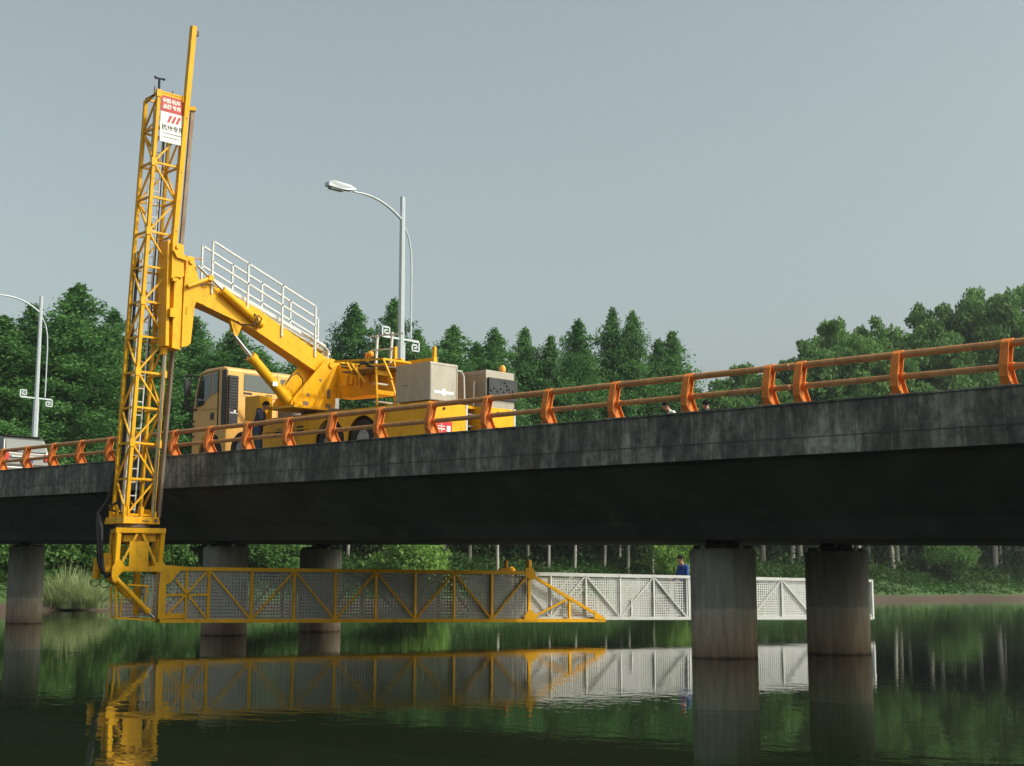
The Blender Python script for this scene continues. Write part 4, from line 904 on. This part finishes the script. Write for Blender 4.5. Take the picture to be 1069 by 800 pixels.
    best = np.full(len(ce), 1e9); idx = np.zeros(len(ce), int)
    for p, q, r0, r1, mi in B:
        p_, q_ = np.array(p), np.array(q); d_ = q_-p_; t = np.clip(((ce-p_)@d_)/(d_@d_+1e-9), 0, 1)
        dist = np.linalg.norm(ce-(p_+t[:, None]*d_), axis=1)-(r0+(r1-r0)*t)
        u_ = dist < best; best[u_] = dist[u_]; idx[u_] = mi
    hc = np.array(H(.02, 0, .10)); hm = np.linalg.norm(ce-hc, axis=1) < .125; idx[hm] = 0
    for s_ in (-1, 1): idx[np.linalg.norm(ce-np.array(H(.092, s_*.032, .115)), axis=1) < .011] = 4
    me2.polygons.foreach_set('material_index', idx.astype(np.int32))
    o = bpy.data.objects.new('person', me2); COL.objects.link(o); o.location = loc; o.rotation_euler = (0, 0, heading)
    tag(o, label, 'person')
    hb = MB(); hb.sphere((0, 0, 0), 1, 28, 18)
    vs = []
    for v in hb.v:
        v = Vector(v); rr = 1+.035*math.sin(v.x*23+v.y*17)*math.cos(v.z*19)
        cut = -.55 if v.x < .25 else (.45 if v.x > .7 else -.55+(v.x-.25)*2.2)
        z = max(v.z, cut); vs.append(tuple(H(-.004+v.x*.101*rr*(.93 if z > v.z else 1), v.y*.083*rr, .122+z*.108*rr)*k))
    hm_ = bpy.data.meshes.new('hair'); hm_.from_pydata(vs, [], hb.f); hm_.materials.append(M['hair']); hm_.shade_smooth()
    h_ = bpy.data.objects.new('hair', hm_); COL.objects.link(h_); h_.parent = o
    return o, H, k
hr = math.atan2(RT.y, RT.x)
person((-31.0, 20.9, ZT(-31.0)-.05), hr-.25, 'person in navy hooded jacket and jeans looking down beside the yellow truck', M['navy'], M['jeans'], 1.70, lean=.22, head_down=.5, hood=True)
pl = Q(14.72, .6, 0)
person((pl[0], pl[1], .452), math.atan2(-D2.y, -D2.x)+.15, 'person in bright blue shirt standing on the white platform beside the column', M['blue'], M['jeans'], 1.74, lean=.05, head_down=.35, arms='rail')
person((-21.9, 27.25, ZT(-22.0)-.05), hr+math.pi+.2, 'dark haired person in white shirt leaning forward behind the railing', M['shirt'], M['darkcloth'], 1.68, lean=.45, head_down=.35, arms='hang', knee=.15)
person((-20.72, 27.25, ZT(-20.72)-.05), hr+math.pi-.6, 'person behind the railing with only dark hair showing, right of the white shirt', M['darkcloth'], M['jeans'], 1.62, lean=.42, head_down=.2, arms='hang', knee=.1)
person((-22.7, 27.3, ZT(-22.7)-.05), hr+.2, 'dark haired person almost hidden by the bridge edge, left of the white shirt', M['darkcloth'], M['darkcloth'], 1.62, lean=.75, head_down=.2, arms='hang', knee=.6)

# ------------------------------------------------------------------ trees
def conifer_mesh(seed, h=20., base=.14, Rm=3.0, nb=190):
    rg = np.random.default_rng(seed); P = []
    ph = rg.uniform(0, 6.28)
    for i in range(nb):
        t = base+(1-base)*(i/nb)**.95; z = h*t
        dt = (1-t)*h; prof = (1-math.exp(-dt/5.2))*1.12*(1+.08*math.sin(dt*1.1+ph))*min(1, (t-base)*7+.45)
        ln = Rm*prof*rg.uniform(.35, 1.3)+.12; az = i*2.4+rg.uniform(-.4, .4)
        m_ = int(24+ln*78)
        u_ = rg.random(m_)**.7; sp = .10+.27*u_*min(1, ln/2.)
        x = np.cos(az)*ln*u_; y = np.sin(az)*ln*u_; zz = z+ln*(.42*u_-.30*u_**2)
        P.append(np.stack([x+rg.normal(0, 1, m_)*sp, y+rg.normal(0, 1, m_)*sp, zz+rg.normal(0, 1, m_)*sp*.75], 1))
    P.append(np.stack([rg.normal(0, .08, 60), rg.normal(0, .08, 60), h*rg.uniform(.94, 1.01, 60)], 1))
    return np.concatenate(P)
def broad_mesh(seed, h=14., Rm=5., nc=60):
    rg = np.random.default_rng(seed); P = []
    for i in range(nc):
        t = rg.uniform(.22, 1)**.8; rr = Rm*math.sqrt(max(.02, 1-((t-.5)/.53)**2))*rg.uniform(.35, 1.15); az = rg.uniform(0, 6.28)
        c = np.array([math.cos(az)*rr, math.sin(az)*rr, h*t*rg.uniform(.88, 1.03)]); s_ = rg.uniform(.45, 1.15)*(1.1-.35*t)
        m_ = int(400*s_**2)+20; d_ = rg.normal(size=(m_, 3)); d_ /= np.linalg.norm(d_, axis=1)[:, None]
        P.append(c+d_*(rg.random(m_)**.45)[:, None]*s_*np.array([1.2, 1.2, .75]))
    return np.concatenate(P)
def tree_proto(name, P, leaf, lm, h, tr, pale=False, limbs=()):
    V, F = leaves(P, leaf)
    me = raw_mesh(name+'_crown', V, F, lm)
    t = MB(); t.tube([(0, 0, -.4), (.03, .02, h*.02), (.0, 0, h*.3), (.05, .03, h*.65), (0, 0, h*.97)], [tr*1.25, tr, tr*.8, tr*.45, .02], 10)
    rg = np.random.default_rng(len(P))
    for i in range(limbs):
        z = h*rg.uniform(.22, .7); az = rg.uniform(0, 6.28); ln = h*rg.uniform(.10, .2)
        t.tube([(0, 0, z), (math.cos(az)*ln*.5, math.sin(az)*ln*.5, z+ln*.35), (math.cos(az)*ln, math.sin(az)*ln, z+ln*.55)], [tr*.35, tr*.2, .02], 6)
    mt = bpy.data.meshes.new(name+'_trunk'); mt.from_pydata(t.v, [], t.f); mt.materials.append(M['palebark'] if pale else M['bark']); mt.shade_smooth()
    return me, mt
CON = [tree_proto('conifer', conifer_mesh(s, 20, b_, R0), .125, M['conifer'], 20, .13, True, 0) for s, b_, R0 in ((1, .13, 2.9), (2, .17, 2.6), (3, .12, 3.2), (4, .19, 2.5), (5, .15, 2.9))]
BRD = [tree_proto('broadleaf', broad_mesh(s, 14, R0, nc*2), .165, M['broad'], 14, .22, True, 12) for s, R0, nc in ((11, 4.6, 85), (12, 5.2, 95), (13, 4.2, 75))]
LSH = [tree_proto('low_shrub', broad_mesh(s, 3, 1.9, 34), .13, M['broad'], 2.6, .06, False, 3) for s in (31, 32)]
SHB = [tree_proto('shrub', broad_mesh(s, 3, 1.9, 34)*np.array([1, 1, 1]), .13, M['bush'], 2.6, .06, True, 4) for s in (21, 22)]
def put_tree(name, me, h0, r, f, z, h, wide, label, cat='tree', group=None):
    x, y, _ = G(r, f)
    rt = empty(name, (x, y, z), label, cat, group)
    s_ = h/h0; rt.scale = (s_*wide, s_*wide, s_); rt.rotation_euler = (random.uniform(-.035, .035), random.uniform(-.035, .035), random.uniform(0, 6.28))
    for mm, nm in ((me[0], 'crown'), (me[1], 'trunk')):
        o = bpy.data.objects.new(nm, mm); COL.objects.link(o); o.parent = rt
    return rt
# front trees: bearing (tangent right of straight ahead) and elevation of the top (tangent above the horizon)
front = [(-.376, .196, 'far left edge', 1.1), (-.352, .203, 'left of the left lamp', 1.0), (-.314, .219, 'right of the left street lamp, tallest on the left', 1.15), (-.288, .198, 'touching the left side of the mast', .9),
         (-.262, .190, 'directly behind the mast', 1.0), (-.232, .196, 'between mast and boom', 1.1), (-.207, .186, 'behind the boom above the cab', 1.2), (-.185, .170, 'behind the cab roof', 1), (-.150, .168, 'behind the boom catwalk', 1.1),
         (-.117, .2035, 'right of the white catwalk rails, slim and pointed', .85), (-.084, .207, 'directly behind the central street lamp', .8), (-.068, .185, 'just right of the central street lamp', .75), (-.049, .188, 'above the first steel box', 1.05), (-.030, .175, 'between the two steel boxes', .9),
         (-.010, .186, 'above the arrow board box, slim top', .85), (.012, .186, 'right of the amber beacon', .8), (.026, .180, 'short top between two taller ones right of the beacon', .8), (.045, .193, 'left one of the tall pair over the bridge middle', .85), (.066, .2005, 'tallest of the group over the bridge middle', .85),
         (.083, .197, 'right one of the tall pair over the bridge middle', .85), (.100, .178, 'low shoulder right of the tall pair', .8), (.114, .184, 'last conifer before the open sky, broad top', 1.05)]
for i, (tx, ty, where, wd) in enumerate(front):
    f = 99/(1-.884*tx)+6.5+random.uniform(0, 5)
    r_ = tx*f; zg = bank_z(f-shoreF(r_))-.1; topz = 1.33+ty*math.cos(0)*f*1.0
    put_tree('conifer_tree', CON[i % 5], 20, r_, f, zg, topz-zg, wd*1.05*20/(topz-zg)*1.12, 'pointed green conifer '+where, 'tree', 'conifers on the far bank')
brd = [(.150, .145, 'low green broadleaf tree above the white shirt', .8), (.178, .158, 'broadleaf tree left of the double railing posts', .85), (.200, .160, 'broadleaf tree behind the double railing posts', .85), (.222, .176, 'broadleaf tree right of the double railing posts', .85),
       (.248, .191, 'broadleaf tree with knobbly raised top near the right', .9), (.272, .180, 'broadleaf tree in the dip near the right', .9), (.296, .190, 'broadleaf tree rising towards the right edge', 1.0), (.320, .204, 'tall broadleaf tree second from the right edge', 1.05), (.345, .212, 'tallest broadleaf tree near the right edge', 1.1), (.372, .216, 'tall broadleaf tree cut by the right edge', 1.1)]
for i, (tx, ty, where, wd) in enumerate(brd):
    f = 99/(1-.884*min(tx, .33))+12+random.uniform(0, 5)
    r_ = tx*f; zg = bank_z(f-shoreF(r_))-.1; topz = 1.33+ty*f
    put_tree('broadleaf_tree', BRD[i % 3], 14, r_, f, zg, topz-zg, 14/(topz-zg)*1.35*wd, where, 'tree', 'broadleaf trees on the far bank')
def sky_tan(tx):                                            # height of the front row's tops along the skyline
    T = [(-.45, .19)]+[(a, b_) for a, b_, *_ in front+brd]+[(.5, .21)]
    for (a, va), (b_, vb) in zip(T, T[1:]):
        if tx <= b_: return va+(vb-va)*(tx-a)/(b_-a)
    return .2
for row, (dep, dz) in enumerate(((16, .013), (23, .016), (32, .03))):
    tx = -.44+row*.011
    while tx < .42:
        f = 99/(1-.884*min(tx, .33))+dep+random.uniform(-2, 2); r_ = tx*f
        topz = 1.33+(sky_tan(tx)-dz-random.uniform(0, .02))*f; zg = bank_z(dep)-.1
        if tx < .13: put_tree('conifer_tree', CON[random.randrange(5)], 20, r_, f, zg, topz-zg, 20/(topz-zg)*1.15, 'green conifer in the packed wood behind the front row of trees', 'tree', 'conifers deep in the wood')
        else: put_tree('broadleaf_tree', BRD[random.randrange(3)], 14, r_, f, zg, topz-zg, 14/(topz-zg)*1.25, 'green broadleaf tree in the packed wood at the right', 'tree', 'broadleaf trees deep in the wood')
        tx += random.uniform(.026, .038)
# undergrowth seen under the bridge
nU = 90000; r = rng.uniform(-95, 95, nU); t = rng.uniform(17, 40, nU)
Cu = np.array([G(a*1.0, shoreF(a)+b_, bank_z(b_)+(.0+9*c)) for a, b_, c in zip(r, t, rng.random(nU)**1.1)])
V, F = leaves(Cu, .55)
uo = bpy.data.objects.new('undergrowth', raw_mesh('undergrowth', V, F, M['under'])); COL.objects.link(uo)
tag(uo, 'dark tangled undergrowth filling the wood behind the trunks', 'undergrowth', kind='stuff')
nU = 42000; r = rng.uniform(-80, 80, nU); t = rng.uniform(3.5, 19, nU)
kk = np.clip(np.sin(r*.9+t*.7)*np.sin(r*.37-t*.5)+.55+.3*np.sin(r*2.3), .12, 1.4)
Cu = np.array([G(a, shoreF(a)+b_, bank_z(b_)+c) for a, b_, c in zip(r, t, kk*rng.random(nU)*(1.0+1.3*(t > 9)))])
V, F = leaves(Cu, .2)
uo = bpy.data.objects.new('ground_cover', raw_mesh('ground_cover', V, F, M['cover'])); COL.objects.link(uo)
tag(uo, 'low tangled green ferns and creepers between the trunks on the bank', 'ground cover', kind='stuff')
# shrubs on the bank
shr = [(-.0745, 1.8, 3.9, 1.0, 'bright green round bush above the truss between the columns'), (.1175, 1.6, 4.6, .62, 'light green sapling behind the person in blue'), (-.345, 6, 3.2, 1.2, 'green bush beside the leftmost column'), (-.255, 7, 3.0, 1, 'green bush behind the turntable frame'),
       (-.165, 4.5, 2.6, 1.5, 'low green shrub between the two left columns'), (-.19, 5.5, 2.8, 1.1, 'green shrub beside the second column'), (.31, 9, 3.4, 1.1, 'green shrub among the trunks at the right'), (-.30, 6.5, 2.6, 1, 'green shrub behind the pale reeds')]
for i, (tx, t_, h, wd, lab) in enumerate(shr):
    f = 99/(1-.884*tx)+t_; r_ = tx*f
    put_tree('shrub', (SHB if i < 2 else LSH)[i % 2], 3, r_, f, bank_z(t_)-.1, h, wd, lab, 'shrub')
# pale reed clump at the waterline, left
P = []
rg = np.random.default_rng(5)
vs = []; fs = []
for i in range(1800):
    a = rg.uniform(0, 6.28); q = rg.random()**.6; kx = (-1.0, -.2, .7, 1.5)[i % 4]; x0, y0_ = math.cos(a)*q*.6+kx*RT.x, math.sin(a)*q*.6+kx*RT.y; h = rg.uniform(.9, (2.3, 3.3, 2.8, 1.9)[i % 4])*(1-.3*q); ln = rg.uniform(.4, 1.5)*q+.15
    w_ = .022; px_, py_ = -math.sin(a)*w_, math.cos(a)*w_
    pts = [(x0+math.cos(a)*ln*t**2, y0_+math.sin(a)*ln*t**2, h*(t-.25*t**3*ln/1.2)) for t in (0, .35, .7, 1)]
    o_ = len(vs)
    for j, p_ in enumerate(pts): s_ = (1, .9, .7, .1)[j]; vs += [(p_[0]-px_*s_, p_[1]-py_*s_, p_[2]), (p_[0]+px_*s_, p_[1]+py_*s_, p_[2])]
    fs += [(o_+2*j, o_+2*j+1, o_+2*j+3, o_+2*j+2) for j in range(3)]
me = bpy.data.meshes.new('reed_clump'); me.from_pydata(vs, [], fs); me.materials.append(M['reed'])
f = 99/(1+.884*.314)+.4; ro = bpy.data.objects.new('reed_clump', me); COL.objects.link(ro); ro.location = G(-.314*f, f, .1)
tag(ro, 'pale feathery reed clump at the waterline right of the leftmost column', 'reeds')

# ------------------------------------------------------------------ the hazy air
if HAZE:
    hb = MB().box(-330, 120, -60, 330, -4, 45)
    hm = bpy.data.materials.new('haze_air'); hm.use_nodes = True; n = hm.node_tree
    n.nodes.remove(n.nodes['Principled BSDF']); pv = n.nodes.new('ShaderNodeVolumePrincipled')
    pv.inputs['Color'].default_value = (.8, .86, .9, 1); pv.inputs['Density'].default_value = HAZE; pv.inputs['Anisotropy'].default_value = .3
    n.links.new(pv.outputs[0], n.nodes['Material Output'].inputs['Volume'])
    tag(hb.build('haze', hm), 'thin pale haze in the air over the river', 'haze', kind='stuff')
